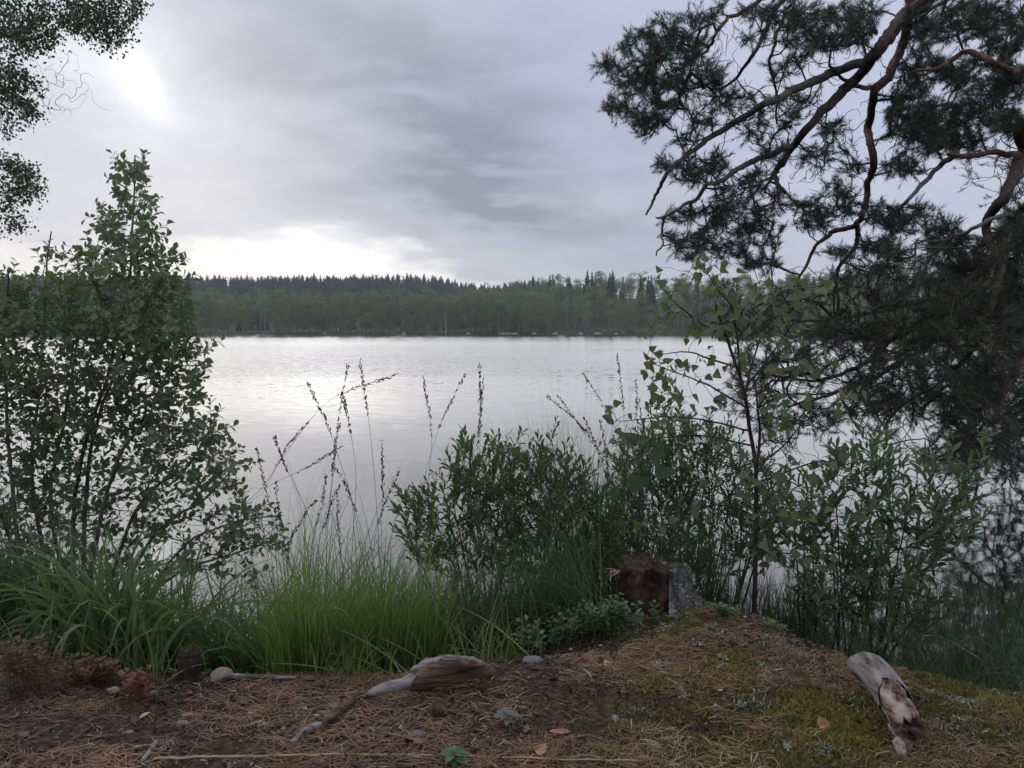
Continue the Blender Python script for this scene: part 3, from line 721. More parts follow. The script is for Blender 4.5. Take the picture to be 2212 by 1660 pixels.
for i in range(46):
    f = i / 45 * 4.98; k = int(f); q = f - k; x = sp_[k][0] * (1 - q) + sp_[k + 1][0] * q; y = sp_[k][1] * (1 - q) + sp_[k + 1][1] * q
    off = rng.uniform(1.5, 14); x += off
    if lake_sd(np.array([x]), np.array([y]))[0] < 1: x += 5
    sc = rng.uniform(.75, 1.2); size_ = 'tall' if sc > 1.0 else 'low'; wh = 'at the water' if off < 7 else 'set back from the water'
    plant('near_birch', x, y, sc, size_ + ' bright green birch ' + wh + ', seen through the pine boughs', size_ + ' birches ' + wh + ' behind the pine', nm='birch_tree', sx=1.15)
for i in range(30):
    f = i / 29 * 4.98; k = int(f); q = f - k; x = sp_[k][0] * (1 - q) + sp_[k + 1][0] * q + .8; y = sp_[k][1] * (1 - q) + sp_[k + 1][1] * q
    plant('bush', x, y, rng.uniform(.5, .9), 'low bush at the water beneath the bright green birches', 'bushes beneath the bright birches', pieces=('stem', 'foliage'))
# humid air between here and the ridge
hz, ht_, _ = blob((0, 0, 0), 1, 0, 1, 0)
hb = np.array([[x, y, z] for z in (-4.5, 70) for y in (-1010, 1010) for x in (-1010, 1010)], float)
HT_ = np.array([[0, 2, 3], [0, 3, 1], [4, 5, 7], [4, 7, 6], [0, 1, 5], [0, 5, 4], [2, 6, 7], [2, 7, 3], [0, 4, 6], [0, 6, 2], [1, 3, 7], [1, 7, 5]])
m, t, out = material('haze'); pv = t.new('ShaderNodeVolumePrincipled'); pv.inputs['Color'].default_value = (.80, .86, .96, 1); pv.inputs['Density'].default_value = 0.0004; pv.inputs['Anisotropy'].default_value = .2
t.L.new(pv.outputs[0], out.inputs['Volume'])
solo('haze', (hb, HT_), m, (0, 0, 0), 'thin blue haze over the lake and the far woods', 'haze', None, 'stuff', False)
# ------------------------------------------------------------------ the overhanging pine
PB = np.array([5.3, 4.9, 0.0]); PB[2] = float(terrain_h(np.array([PB[0]]), np.array([PB[1]]))[0])
PB[2] = max(PB[2], -.45)
pine = thing('pine_tree', 'old scots pine leaning over the lake with drooping boughs', 'tree', PB)
sk = Skel(160000)
trunk = curve([PB - [0, 0, .3], PB + [-.1, .1, 1.2], PB + [-.25, .2, 2.6], PB + [-.5, .4, 4.2], PB + [-.6, .5, 6.0], PB + [-.4, .5, 8.0]], .12)
rt = taper(len(trunk), .20, .06, .8)
part('trunk', tube(trunk, rt, 14, rough=.05), MAT['pine_bark'], pine)
for p_ in trunk[::2]: pass
sk.add(trunk, -1, rt)
def bough(pts, r0, r1, mat='pine_bark', root=True, wob=.006, sides=9, attach=None):
    P = [np.asarray(p, float) for p in pts]
    if root: P = [sk.P[sk.near(attach if attach is not None else P[0])].copy()] + P
    C = curve(P, .05, wob); r = taper(len(C), r0, r1, .9)
    part('branch', tube(C, r, sides, rough=.07), MAT[mat], pine)
    return sk.add(C, sk.near(C[0]), r)
hi = PB + np.array([-.5, .4, 4.6]); mid_ = PB + np.array([-.3, .25, 3.0]); lo = PB + np.array([-.2, .15, 2.0])
z7 = lambda pts, Y: [Z7(x, y, Y + .25 * math.sin(i * 1.7)) for i, (x, y) in enumerate(pts)]
bough([Z7(1960, -260, 5.3)] + z7([(1740, 0), (1640, 60), (1560, 160), (1480, 260), (1430, 330), (1330, 440), (1200, 570), (1120, 660), (1070, 730), (1020, 810)], 5.4), .068, .020, attach=hi)
bough(z7([(1440, 300), (1290, 350), (1100, 430), (960, 500), (800, 590), (660, 690), (500, 800), (430, 890), (380, 1000), (350, 1060)], 5.3), .032, .007, 'dead_wood_bark', False)
bough(z7([(1060, 720), (930, 770), (800, 830), (730, 890), (650, 910), (600, 975), (520, 1020), (440, 1062), (400, 1072)], 5.35), .022, .007, 'dead_wood_bark', False)
bough(z7([(445, 1062), (425, 1150), (432, 1200), (400, 1260)], 5.35), .009, .005, 'dead_wood_bark', False)
bough(z7([(1020, 800), (990, 840), (1000, 900), (1030, 950)], 5.4), .024, .012, 'pine_bark', False)
bough([Z7(1800, -160, 5.7)] + z7([(1660, 60), (1600, 250), (1540, 380), (1480, 440), (1462, 560), (1442, 650), (1462, 720), (1465, 830), (1440, 920), (1412, 1050), (1390, 1110)], 5.7), .044, .018, 'pine_red_bark', attach=hi)
bough(z7([(1480, 432), (1400, 432), (1340, 400), (1260, 330)], 5.7), .020, .008, 'pine_red_bark', False)
bough(z7([(1390, 1110), (1260, 1150), (1180, 1230), (1100, 1380)], 5.65), .020, .008, 'pine_red_bark', False)
bough(z7([(1390, 1110), (1380, 1200), (1290, 1340), (1300, 1500), (1250, 1600)], 5.7), .018, .006, 'pine_bark', False)
bough([Z7(1200, -180, 5.6)] + z7([(910, 0), (800, 70), (720, 120), (690, 180), (650, 250), (560, 300)], 5.6), .030, .008, 'pine_red_bark', attach=hi + [-.1, 0, 1.0])
bough([Z7(1300, -200, 5.8)] + z7([(1080, 0), (1010, 130), (980, 230), (960, 330), (985, 420), (1000, 600)], 5.8), .022, .008, attach=hi + [-.1, 0, 1.0])
bough(z7([(1160, -120), (1000, 30), (930, 170), (870, 280), (800, 380), (710, 440), (620, 420)], 5.5), .020, .006, 'pine_bark', True, attach=Z7(1200, -180, 5.6))
bough(z7([(2400, 330), (2212, 345), (2130, 350), (2050, 300), (1950, 250), (1880, 280), (1800, 330), (1680, 350)], 5.0), .032, .009, 'pine_red_bark', attach=mid_ + [0, 0, .9])
bough(z7([(2330, 560), (2212, 740), (2160, 880), (2100, 980), (2040, 1060), (2030, 1150), (2070, 1250), (2080, 1400), (2040, 1540)], 5.0), .055, .018, 'pine_bark', attach=mid_)
bough(z7([(2190, 770), (2080, 750), (1900, 770), (1850, 760)], 5.0), .022, .012, 'pine_red_bark', False)
bough(z7([(1880, 750), (1790, 820), (1700, 920), (1640, 990), (1590, 1040)], 5.0), .018, .008, 'dead_wood_bark', False)
bough(z7([(2330, 1000), (2212, 1040), (2080, 1070), (1950, 1130), (1820, 1190), (1720, 1180)], 4.8), .026, .008, 'dead_wood_bark', attach=lo + [0, 0, .3])
z5 = lambda pts, Y: [Z5(x, y, Y + .2 * math.sin(i * 1.3 + 1)) for i, (x, y) in enumerate(pts)]
bough(z5([(1140, 420), (1160, 560), (1130, 720), (1060, 930), (980, 1050), (850, 1190), (650, 1300), (560, 1420)], 4.7), .022, .006, 'pine_bark', False)
bough(z5([(1400, 400), (1240, 480), (1080, 580), (850, 800), (700, 900), (600, 960), (480, 970), (330, 900)], 5.1), .045, .010, 'pine_bark', attach=lo)
bough(z5([(1420, 700), (1290, 780), (1180, 900), (1100, 1080), (1020, 1250), (900, 1400)], 5.0), .040, .010, 'pine_bark', attach=lo + [0, 0, -.5])
bough(z5([(1420, 900), (1300, 1000), (1220, 1150), (1120, 1350), (900, 1560)], 4.9), .030, .008, 'pine_red_bark', attach=lo + [0, 0, -.8])
bough(z5([(600, 960), (480, 1080), (330, 1150), (200, 1180), (60, 1160)], 5.1), .018, .006, 'pine_bark', False)
bough(z5([(330, 900), (240, 800), (140, 760)], 5.2), .012, .006, 'pine_bark', False)
bough([D(2330, 560, 5.6), D(2200, 640, 6.2), D(2080, 700, 6.6), D(1950, 780, 6.8), D(1830, 840, 6.8), D(1700, 880, 6.7)], .045, .010, 'pine_bark', attach=lo + [0, 0, .2])
bough([D(2360, 760, 5.8), D(2250, 840, 6.4), D(2160, 900, 6.7), D(2080, 960, 6.8), D(2020, 990, 6.8)], .04, .010, 'pine_bark', attach=lo + [0, 0, -.6])
bough([D(2300, 620, 6.2), D(2120, 620, 6.9), D(1960, 660, 7.1), D(1800, 690, 7.0), D(1640, 690, 6.8)], .035, .008, 'pine_bark', attach=lo + [0, 0, .5])
# foliage volumes: (x, y, rx, ry, count, depth)
F7 = [(160, 330, 70, 45, 16), (330, 250, 110, 90, 34), (420, 170, 90, 80, 26), (300, 400, 120, 80, 34), (450, 350, 140, 110, 44), (220, 530, 75, 45, 16), (380, 560, 120, 65, 30), (340, 640, 60, 35, 11), (600, 100, 100, 45, 20), (560, 220, 100, 70, 26), (620, 370, 120, 75, 30), (500, 480, 120, 70, 26), (705, 40, 22, 28, 4),
      (880, 60, 70, 40, 12), (1100, 80, 190, 80, 44), (1250, 150, 170, 95, 52), (1150, 220, 130, 55, 26), (1400, 60, 120, 75, 30), (900, 190, 80, 60, 8), (1050, 330, 130, 60, 12), (1400, 160, 80, 60, 14),
      (700, 500, 100, 55, 18), (600, 610, 80, 40, 12), (560, 700, 70, 30, 8), (820, 480, 90, 60, 12), (1000, 560, 120, 80, 22), (1120, 500, 90, 50, 12), (1270, 640, 80, 60, 14), (850, 640, 110, 60, 12), (980, 740, 90, 60, 12), (1180, 780, 90, 60, 12),
      (440, 820, 55, 38, 10), (600, 830, 90, 55, 22), (700, 800, 60, 55, 14), (560, 885, 60, 28, 8),
      (780, 960, 100, 55, 22), (900, 900, 100, 55, 18), (650, 1060, 120, 50, 24), (500, 1070, 50, 35, 9), (800, 1080, 120, 75, 32), (600, 1180, 130, 55, 30), (560, 1240, 90, 38, 16), (760, 1230, 100, 45, 18), (900, 1150, 120, 75, 30), (880, 1290, 60, 35, 9), (960, 1300, 60, 28, 9), (1000, 1020, 120, 55, 22), (1160, 1060, 90, 65, 20), (1350, 1000, 75, 60, 14), (1300, 930, 70, 45, 12), (1250, 1080, 80, 55, 14), (1370, 830, 55, 38, 8), (1290, 750, 70, 40, 8),
      (1650, 450, 80, 45, 14), (1720, 350, 150, 80, 34), (1700, 560, 140, 55, 24), (1580, 490, 35, 25, 4), (1720, 700, 140, 65, 30), (1620, 820, 105, 45, 18), (1800, 600, 150, 100, 36), (1850, 100, 200, 110, 60), (2000, 400, 150, 120, 50), (2100, 150, 120, 150, 50), (2150, 400, 80, 100, 26), (2000, 560, 150, 60, 28), (1900, 680, 120, 65, 24), (2120, 620, 100, 60, 22), (1580, 620, 55, 80, 12), (1700, 180, 80, 80, 16),
      (1500, 1060, 100, 55, 18), (1700, 1050, 80, 45, 12), (1600, 1110, 80, 55, 14), (1550, 1230, 80, 45, 12), (1450, 1200, 60, 40, 8), (1300, 1250, 60, 40, 8), (1340, 1400, 60, 50, 10), (1530, 1320, 40, 30, 5), (1800, 1150, 100, 75, 22), (1900, 1250, 150, 95, 40), (2000, 1400, 200, 140, 70), (2150, 1200, 80, 180, 40)]
FE = [(2240, 60, 90, 120, 16), (2150, 330, 90, 120, 18), (2240, 430, 60, 120, 16), (1560, 640, 40, 40, 8), (1700, 720, 120, 80, 40), (1850, 800, 150, 110, 70), (2050, 720, 170, 150, 110), (2150, 880, 110, 120, 80), (1960, 900, 140, 70, 50), (2120, 1000, 110, 40, 34), (2250, 700, 80, 260, 80), (2250, 960, 90, 90, 50), (1750, 900, 80, 50, 20)]
FD = [(1620, 700, 70, 45, 16), (1680, 800, 110, 60, 34), (1640, 870, 70, 45, 18), (1690, 930, 60, 30, 12), (1800, 770, 120, 75, 44), (1900, 700, 140, 95, 56), (2000, 640, 150, 110, 64), (2100, 750, 130, 140, 80), (2000, 840, 150, 85, 56), (2130, 900, 100, 95, 44), (1900, 870, 100, 45, 24), (1790, 900, 60, 30, 8), (2070, 985, 90, 35, 20), (2180, 600, 50, 140, 30), (1860, 570, 60, 40, 10), (1720, 640, 60, 40, 8)]
tg = []
for (x, y, rx, ry, c_) in F7:
    for _ in range(int(c_ * (1.7 if x < 1450 else 2.5))):
        a = rng.uniform(0, 6.28); r = math.sqrt(rng.random()); tg.append(Z7(x + rx * r * math.cos(a), y + ry * r * math.sin(a), rng.normal(5.5, .28)))
for (x, y, rx, ry, c_) in FD:
    for _ in range(int(c_ * (2.2 if x < 2000 else 3.4))):
        a = rng.uniform(0, 6.28); r = math.sqrt(rng.random()); tg.append(D(x + rx * r * math.cos(a), y + ry * r * math.sin(a), rng.normal(5.0, .45)))
for (x, y, rx, ry, c_) in FE:
    for _ in range(int(c_ * (2.2 if x < 2000 else 4.2))):
        a = rng.uniform(0, 6.28); r = math.sqrt(rng.random()); tg.append(D(x + rx * r * math.cos(a), y + ry * r * math.sin(a), rng.uniform(5.6, 9.0)))
sk.grow(tg, .06, .009, 0, .25)
n_leafy = len(sk.tips); bare = []
for _ in range(620):
    x, y = rng.uniform(520, 1560), rng.uniform(150, 1150)
    if x + y > 1000 or y < 500: bare.append(Z7(x, y, rng.normal(5.5, .25)))
for _ in range(420): bare.append(D(rng.uniform(1600, 2212), rng.uniform(560, 1000), rng.normal(4.9, .4)))
sk.grow(bare, .05, .010, 0, .3)
part('twigs', sk.tubes(.0022, .40, 4, .014), MAT['twig_bark'], pine, kind='stuff')
# needles: every shoot a brush of stiff paired needles
tip = sk.P[sk.tips[:n_leafy]]; td = np.array(sk.tipdir[:n_leafy])
S0, SD, SL = [], [], []
for p_, d_ in zip(tip, td):
    for q in range(1 + rng.integers(0, 3)):
        dd = norm(d_ + rng.normal(0, .45 if q else .15, 3) + [0, 0, .22]); L = rng.uniform(.06, .11) * (1 if q == 0 else .8)
        S0.append(p_ - dd * .02 - d_ * (.05 * q)); SD.append(dd); SL.append(L)
S0, SD, SL = map(np.array, (S0, SD, SL)); K = 36; ns = len(S0)
f_ = rng.random((ns, K)); a_ = rng.uniform(0, 6.283, (ns, K)); an = R(50) - R(30) * f_ + rng.normal(0, .10, (ns, K)); ln = .050 * rng.uniform(.75, 1.15, (ns, K))
Ux = np.cross(SD, [0.3, .2, .9]); Ux /= np.linalg.norm(Ux, axis=1, keepdims=True); Uy = np.cross(SD, Ux)
rad_ = np.cos(a_)[..., None] * Ux[:, None] + np.sin(a_)[..., None] * Uy[:, None]
P0 = S0[:, None] + SD[:, None] * (SL[:, None] * f_)[..., None]
dr = SD[:, None] * np.cos(an)[..., None] + rad_ * np.sin(an)[..., None]
P1 = P0 + dr * ln[..., None]; sw = np.cross(dr, rdir(ns * K).reshape(ns, K, 3)); sw /= np.linalg.norm(sw, axis=-1, keepdims=True) + 1e-9; sw *= .0021
V = np.stack([P0 - sw * .7, P0 + sw * .7, P1], 2).reshape(-1, 3); T = np.arange(len(V)).reshape(-1, 3)
tn = np.repeat(np.clip(rng.random(ns) * .7 + .15, 0, 1), K * 3) + rng.normal(0, .08, ns * K).repeat(3)
part('needles', (V, T, np.clip(tn, 0, 1)), MAT['needle'], pine, kind='stuff', smooth=False)
def cone_geo(c, ax, L, r, rows=7, per=7):
    ax = norm(ax); u = norm(np.cross(ax, [.3, .5, .8])); v_ = np.cross(ax, u)
    tt = np.linspace(0, 1, 9); core = tube(c + ax * L * tt[:, None], r * .72 * np.sin(np.pi * np.clip(tt * .9 + .07, 0, 1)) ** .7, 8)
    gs = [core]
    for i in range(rows):
        f = (i + .6) / (rows + .4); rr = r * math.sin(math.pi * min(1, f * .9 + .08)) ** .7
        for j in range(per):
            a = 6.283 * (j + .5 * (i % 2)) / per; d = u * math.cos(a) + v_ * math.sin(a); s_ = -u * math.sin(a) + v_ * math.cos(a)
            b_ = c + ax * L * f + d * rr * .55; w = rr * .48; tp = b_ + d * rr * .5 + ax * L * .10
            gs.append((np.array([b_ - ax * L * .05, b_ + s_ * w + ax * L * .04 + d * rr * .25, tp + ax * L * .03, b_ - s_ * w + ax * L * .04 + d * rr * .25, tp - ax * L * .03]), np.array([[0, 1, 4], [0, 4, 3], [1, 2, 4], [4, 2, 3], [0, 3, 2], [0, 2, 1]])))
    return cat(gs)
for i, k in enumerate(rng.choice(len(tip), 26, replace=False)):
    part('cone', cone_geo(tip[k] - td[k] * .04, norm([rng.normal(0, .3), rng.normal(0, .3), -1]), .045, .016, 5, 5), MAT['cone'], pine)
# ------------------------------------------------------------------ birch crown reaching in on the other side
BB = np.array([-8.2, 9.6, 0.0]); BB[2] = float(terrain_h(BB[:1], BB[1:2])[0])
bt = thing('birch_tree', 'tall birch with drooping leafy twigs hanging in over the lake', 'tree', BB)
sk = Skel(40000); tk = curve([BB - [0, 0, .3], BB + [.1, 0, 2], BB + [.05, .1, 4.5], BB + [.3, 0, 7.5], BB + [.4, 0, 10]], .2); rt = taper(len(tk), .15, .03)
part('trunk', tube(tk, rt, 12, rough=.04), MAT['birch_bark'], bt); sk.add(tk, -1, rt)
def limb(pts, r0, r1, mat, par):
    P = [sk.P[sk.near(np.asarray(pts[0]))].copy()] + list(pts); C = curve(P, .08, .008); r = taper(len(C), r0, r1)
    part('branch', tube(C, r, 7), MAT[mat], par); sk.add(C, sk.near(C[0]), r)
limb([D(-120, -120, 9.6), D(40, -40, 9.6), D(140, 0, 9.5), D(220, 20, 9.5)], .035, .008, 'young_birch_bark', bt)
limb([D(-120, 60, 9.6), D(-20, 60, 9.6), D(40, 90, 9.6), D(100, 75, 9.4)], .03, .008, 'young_birch_bark', bt)
limb([D(-120, 150, 9.6), D(-20, 170, 9.5), D(40, 215, 9.5), D(80, 240, 9.5)], .03, .006, 'young_birch_bark', bt)
limb([D(-120, 340, 9.6), D(-20, 345, 9.5), D(40, 370, 9.5), D(80, 400, 9.5)], .025, .006, 'young_birch_bark', bt)
FB = [(40, 30, 60, 45, 60), (120, 30, 60, 35, 50), (190, 30, 60, 40, 60), (250, 30, 50, 45, 55), (215, 75, 55, 30, 40), (255, 85, 25, 20, 14), (20, 100, 40, 50, 50), (70, 80, 45, 35, 35), (110, 90, 35, 20, 12), (20, 170, 40, 45, 50), (50, 190, 35, 35, 26), (30, 230, 40, 25, 30), (70, 255, 30, 15, 12), (8, 275, 15, 20, 10), (295, 5, 18, 14, 8),
      (25, 350, 35, 18, 22), (55, 370, 30, 20, 18), (30, 395, 35, 25, 24), (80, 410, 25, 12, 11), (20, 440, 30, 25, 18), (50, 430, 25, 15, 8), (15, 490, 20, 18, 9), (50, 485, 18, 8, 5)]
tg = []
for (x, y, rx, ry, c_) in FB:
    for _ in range(c_):
        a = rng.uniform(0, 6.28); r = math.sqrt(rng.random()); tg.append(D(x + rx * r * math.cos(a), y + ry * r * math.sin(a), rng.normal(9.5, .35)))
sk.grow(tg, .09, .010, 0, .3)
tip = sk.P[sk.tips].copy(); td = np.array(sk.tipdir)
nt_ = len(tip)
# bare dead twigs in a tuft
dead = Skel(6000); C = curve([D(30, 235, 9.4), D(70, 220, 9.4), D(90, 205, 9.4)], .05); dead.add(C, -1)
ends = [D(x, y, 9.4 + rng.normal(0, .1)) for (x, y) in [(130, 138), (150, 135), (120, 160), (165, 152), (185, 158), (200, 165), (190, 180), (160, 175), (170, 190), (175, 205), (165, 200), (140, 185), (150, 215), (140, 235), (155, 250), (120, 225), (108, 245), (128, 210), (100, 230), (110, 150), (95, 165)]]
ends = ends + [e_ + rng.normal(0, .10, 3) for e_ in ends for _ in range(2)]
dead.grow(ends, .05, .004, 0, .5)
part('dead_twigs', dead.tubes(.0016, .30, 4, .006, False), MAT['young_birch_bark'], bt, kind='stuff')
part('twigs', sk.tubes(.0022, .38, 4, .010), MAT['young_birch_bark'], bt, kind='stuff')
kk = 12; P = np.repeat(tip, kk, 0) + rng.normal(0, .055, (nt_ * kk, 3)) - np.repeat(td, kk, 0) * rng.uniform(0, .12, (nt_ * kk, 1))
A = rdir(nt_ * kk) * .8 + [0, 0, -.7]
part('leaves', place(L_SMALL, P, A, rdir(nt_ * kk), rng.uniform(.032, .052, nt_ * kk)), MAT['far_birch_leaf'], bt, kind='stuff')
# ------------------------------------------------------------------ shrubs of the near shore
def inside(poly, x, y):
    r = False; k = len(poly)
    for i in range(k):
        x0, y0 = poly[i]; x1, y1 = poly[(i + 1) % k]
        if (y0 > y) != (y1 > y) and x < (x1 - x0) * (y - y0) / (y1 - y0) + x0: r = not r
    return r
def fill(poly, k, Yf, dens=None):
    a = np.array(poly); x0, y0 = a.min(0); x1, y1 = a.max(0); out = []
    while len(out) < k:
        x, y = rng.uniform(x0, x1), rng.uniform(y0, y1)
        if inside(poly, x, y) and (dens is None or rng.random() < dens(x, y)): out.append(D(x, y, Yf(x, y)))
    return np.array(out)
def shoots(sk, L, per, tpl, size, spread, up, sway=.25):
    """Leafy shoot tips: leaves set alternately along each new shoot."""
    tip = sk.P[sk.tips]; td = np.array(sk.tipdir); k = len(tip)
    dirs = norm_rows(td + rng.normal(0, sway, (k, 3)) + [0, 0, up]); Ls = L * rng.uniform(.6, 1.3, k)
    stems = [tube(np.stack([p - d * .01, p + d * l * .5, p + d * l]), [.0016, .0012, .0007], 3, False) for p, d, l in zip(tip, dirs, Ls)]
    f = (np.arange(per)[None] + rng.uniform(0, .8, (k, per))) / per; az_ = rng.uniform(0, 6.28, (k, 1)) + np.arange(per)[None] * 2.4
    U = norm_rows(np.cross(dirs, [.31, .2, .93])); Wv = np.cross(dirs, U)
    rd = np.cos(az_)[..., None] * U[:, None] + np.sin(az_)[..., None] * Wv[:, None]
    P = tip[:, None] + dirs[:, None] * (Ls[:, None] * f)[..., None]
    A = dirs[:, None] * math.cos(spread) + rd * math.sin(spread) + rng.normal(0, .18, (k, per, 3))
    Nn = dirs[:, None] * math.sin(spread) - rd * math.cos(spread) * .3 + rng.normal(0, .35, (k, per, 3)); Nn[..., 2] += .6
    S = size * rng.uniform(.65, 1.15, (k, per)) * (1 - .25 * f)
    tn = np.clip(np.repeat(rng.random((k, 1)) * .7, per, 1) + rng.normal(.12, .1, (k, per)), 0, 1)
    return P.reshape(-1, 3), A.reshape(-1, 3), Nn.reshape(-1, 3), S.ravel(), tn.ravel(), cat(stems)
# --- big willow on one side
wb = np.array([-2.35, 3.9, WATER - .05])
ws_ = thing('willow_shrub', 'tall many-stemmed willow shrub with rounded leaves standing at the water', 'shrub', wb)
sk = Skel(60000)
stems = [[(115, 1250), (165, 1060), (235, 800), (275, 620), (290, 430), (290, 335)], [(90, 1250), (110, 1100), (140, 900), (175, 700), (205, 540)], [(150, 1250), (230, 1060), (320, 900), (385, 760), (420, 720)], [(170, 1250), (290, 1110), (400, 1010), (455, 920)],
         [(60, 1250), (70, 1050), (90, 800), (100, 620), (108, 500)], [(20, 1250), (20, 1000), (10, 760), (20, 580)], [(130, 1250), (200, 960), (300, 700), (370, 570), (395, 545)], [(200, 1255), (330, 1160), (440, 1080), (515, 1000)], [(230, 1260), (380, 1200), (500, 1130), (600, 1120)], [(40, 1250), (-20, 1050), (-60, 850), (-80, 650)], [(215, 1260), (390, 1235), (510, 1195), (590, 1165)]]
for i, s_ in enumerate(stems):
    Y0 = 3.9 + .35 * math.sin(i * 2.1)
    P = [D(x, y, Y0 + .12 * math.sin(j * 1.9 + i)) for j, (x, y) in enumerate(s_)]; P[0][2] = WATER - .1
    P[0][0] = P[0][0] * .7 + wb[0] * .3 + .1
    C = curve(P, .06, .004); r = taper(len(C), .0125 if i < 8 else .009, .003, .8)
    part('stem', tube(C, r, 7, rough=.04), MAT['willow_bark'], ws_); sk.add(C, -1, r)
WP = [(-160, 640), (-60, 620), (0, 610), (35, 590), (60, 650), (92, 570), (108, 525), (124, 570), (145, 640), (170, 560), (215, 535), (242, 450), (272, 370), (287, 340), (300, 350), (318, 420), (325, 490), (335, 545), (380, 560), (390, 620), (405, 700), (445, 755), (430, 810), (425, 860), (380, 900), (400, 930), (455, 905), (470, 940), (480, 985), (520, 995), (505, 1040), (480, 1085), (545, 1095), (618, 1122), (598, 1160), (605, 1190), (540, 1240), (300, 1255), (-160, 1255)]
def wd(x, y): return 1.0 if y < 950 else .75 if y < 1120 else .55
sk.grow(fill(WP, 1650, lambda x, y: rng.normal(3.95, .26), wd), .05, .006, .15, .4)
P, A, Nn, S, tn, st = shoots(sk, .13, 8, L_WILLOW, .051, R(52), .35)
part('twigs', cat([sk.tubes(.0014, .42, 4, .010), st]), MAT['willow_bark'], ws_, kind='stuff')
part('leaves', place(L_WILLOW, P, A, Nn, S, tn), MAT['willow_leaf'], ws_, kind='stuff')
# --- bog myrtle bushes
def myrtle(label, base, poly, k, Yc, Ys, mat, tpl, size, per=9, L=.11, up=.9, stem_n=14, big=0, nm='bog_myrtle_bush', singles=None, dens=None):
    e = thing(nm, label, 'bush', base)
    sk = Skel(40000); tg = fill(poly, k, lambda x, y: rng.normal(Yc, Ys), dens)
    pick = tg[rng.choice(len(tg), stem_n, replace=False)]
    for q in pick:
        b0 = np.array([base[0] + (q[0] - base[0]) * .45 + rng.normal(0, .05), base[1] + (q[1] - base[1]) * .6 + rng.normal(0, .05), base[2] - .05])
        C = curve([b0, b0 * .45 + q * .55 + [0, 0, .03], q], .05, .003); r = taper(len(C), .0065, .002)
        part('stem', tube(C, r, 6), MAT['young_birch_bark'], e); sk.add(C, -1, r)
    sk.grow(tg, .045, .004, .25, .4)
    P, A, Nn, S, tn, st = shoots(sk, L, per, tpl, size, R(30), up, .18)
    part('twigs', cat([sk.tubes(.0013, .40, 4, .005), st]), MAT['young_birch_bark'], e, kind='stuff')
    if singles:
        # the largest, frontmost leaves are pieces of their own
        order = np.argsort(P[:, 1] - S * 6 - P[:, 2] * .4)[:300]; rest = np.setdiff1d(np.arange(len(P)), order)
        me = mesh('leaf', *tpl); me.materials.append(MAT[singles])
        for i in order: leaf_obj(me, P[i], A[i], Nn[i], S[i], e)
        P, A, Nn, S, tn = P[rest], A[rest], Nn[rest], S[rest], tn[rest]
    part('leaves', place(tpl, P, A, Nn, S, tn), MAT[mat], e, kind='stuff')
    return e
def leaf_obj(me, p, a, nn_, s_, parent, name='leaf'):
    a = norm(a); nn_ = norm(nn_ - a * np.dot(a, nn_)); x = np.cross(a, nn_)
    o = bpy.data.objects.new(name, me); COL.objects.link(o); o.parent = parent
    o.matrix_local = Matrix(((x[0] * s_, a[0] * s_, nn_[0] * s_, 0), (x[1] * s_, a[1] * s_, nn_[1] * s_, 0), (x[2] * s_, a[2] * s_, nn_[2] * s_, 0), (0, 0, 0, 1)))
    o.location = Vector(np.asarray(p) - base_of(parent)); return o
MP = [(868, 1115), (890, 1080), (930, 1085), (945, 1060), (972, 1010), (1005, 975), (1030, 985), (1060, 1000), (1085, 968), (1110, 985), (1140, 1000), (1185, 955), (1205, 965), (1215, 1010), (1250, 1030), (1300, 1080), (1330, 1140), (1320, 1230), (1200, 1260), (960, 1260), (880, 1200)]
myrtle('dark green bog myrtle bush between tall grasses, in open water', D(1090, 1330, 3.2) * [1, 1, 0] + [0, 0, WATER], MP, 560, 3.2, .14, 'myrtle_leaf', L_MYRTLE, .050)
MP2 = [(1310, 1240), (1322, 1120), (1325, 1020), (1365, 965), (1400, 950), (1440, 900), (1470, 905), (1510, 930), (1560, 950), (1600, 990), (1650, 1000), (1700, 1060), (1660, 1200), (1560, 1250)]
myrtle('grey-green bog myrtle bush behind the birch sapling', D(1480, 1330, 3.75) * [1, 1, 0] + [0, 0, WATER], MP2, 680, 3.75, .15, 'long_leaf', L_MYRTLE, .052)
MP3 = [(1640, 1110), (1700, 1090), (1790, 1030), (1830, 975), (1870, 975), (1905, 960), (1935, 1000), (1970, 1030), (2020, 1000), (2060, 1015), (2100, 1010), (2130, 1000), (2120, 1060), (2095, 1150), (2040, 1220), (1960, 1270), (1880, 1330), (1740, 1300), (1660, 1220)]
myrtle('pale green willow bush with long upright leaves at the water', D(1800, 1440, 3.25) * [1, 1, 0] + [0, 0, WATER], MP3, 330, 3.3, .16, 'long_leaf', L_LONG, .068, 7, .12, .7, 12, nm='willow_bush', singles='long_leaf_single')
MP4 = [(1700, 1290), (1900, 1300), (2000, 1250), (2080, 1300), (1980, 1400), (1780, 1380)]
myrtle('low shaded willow shoots in front of the dark water beside the pale boulder', D(1880, 1440, 3.0) * [1, 1, 0] + [0, 0, WATER], MP4, 60, 3.15, .12, 'myrtle_leaf', L_LONG, .055, 7, .10, .6, 6, nm='willow_shoots')
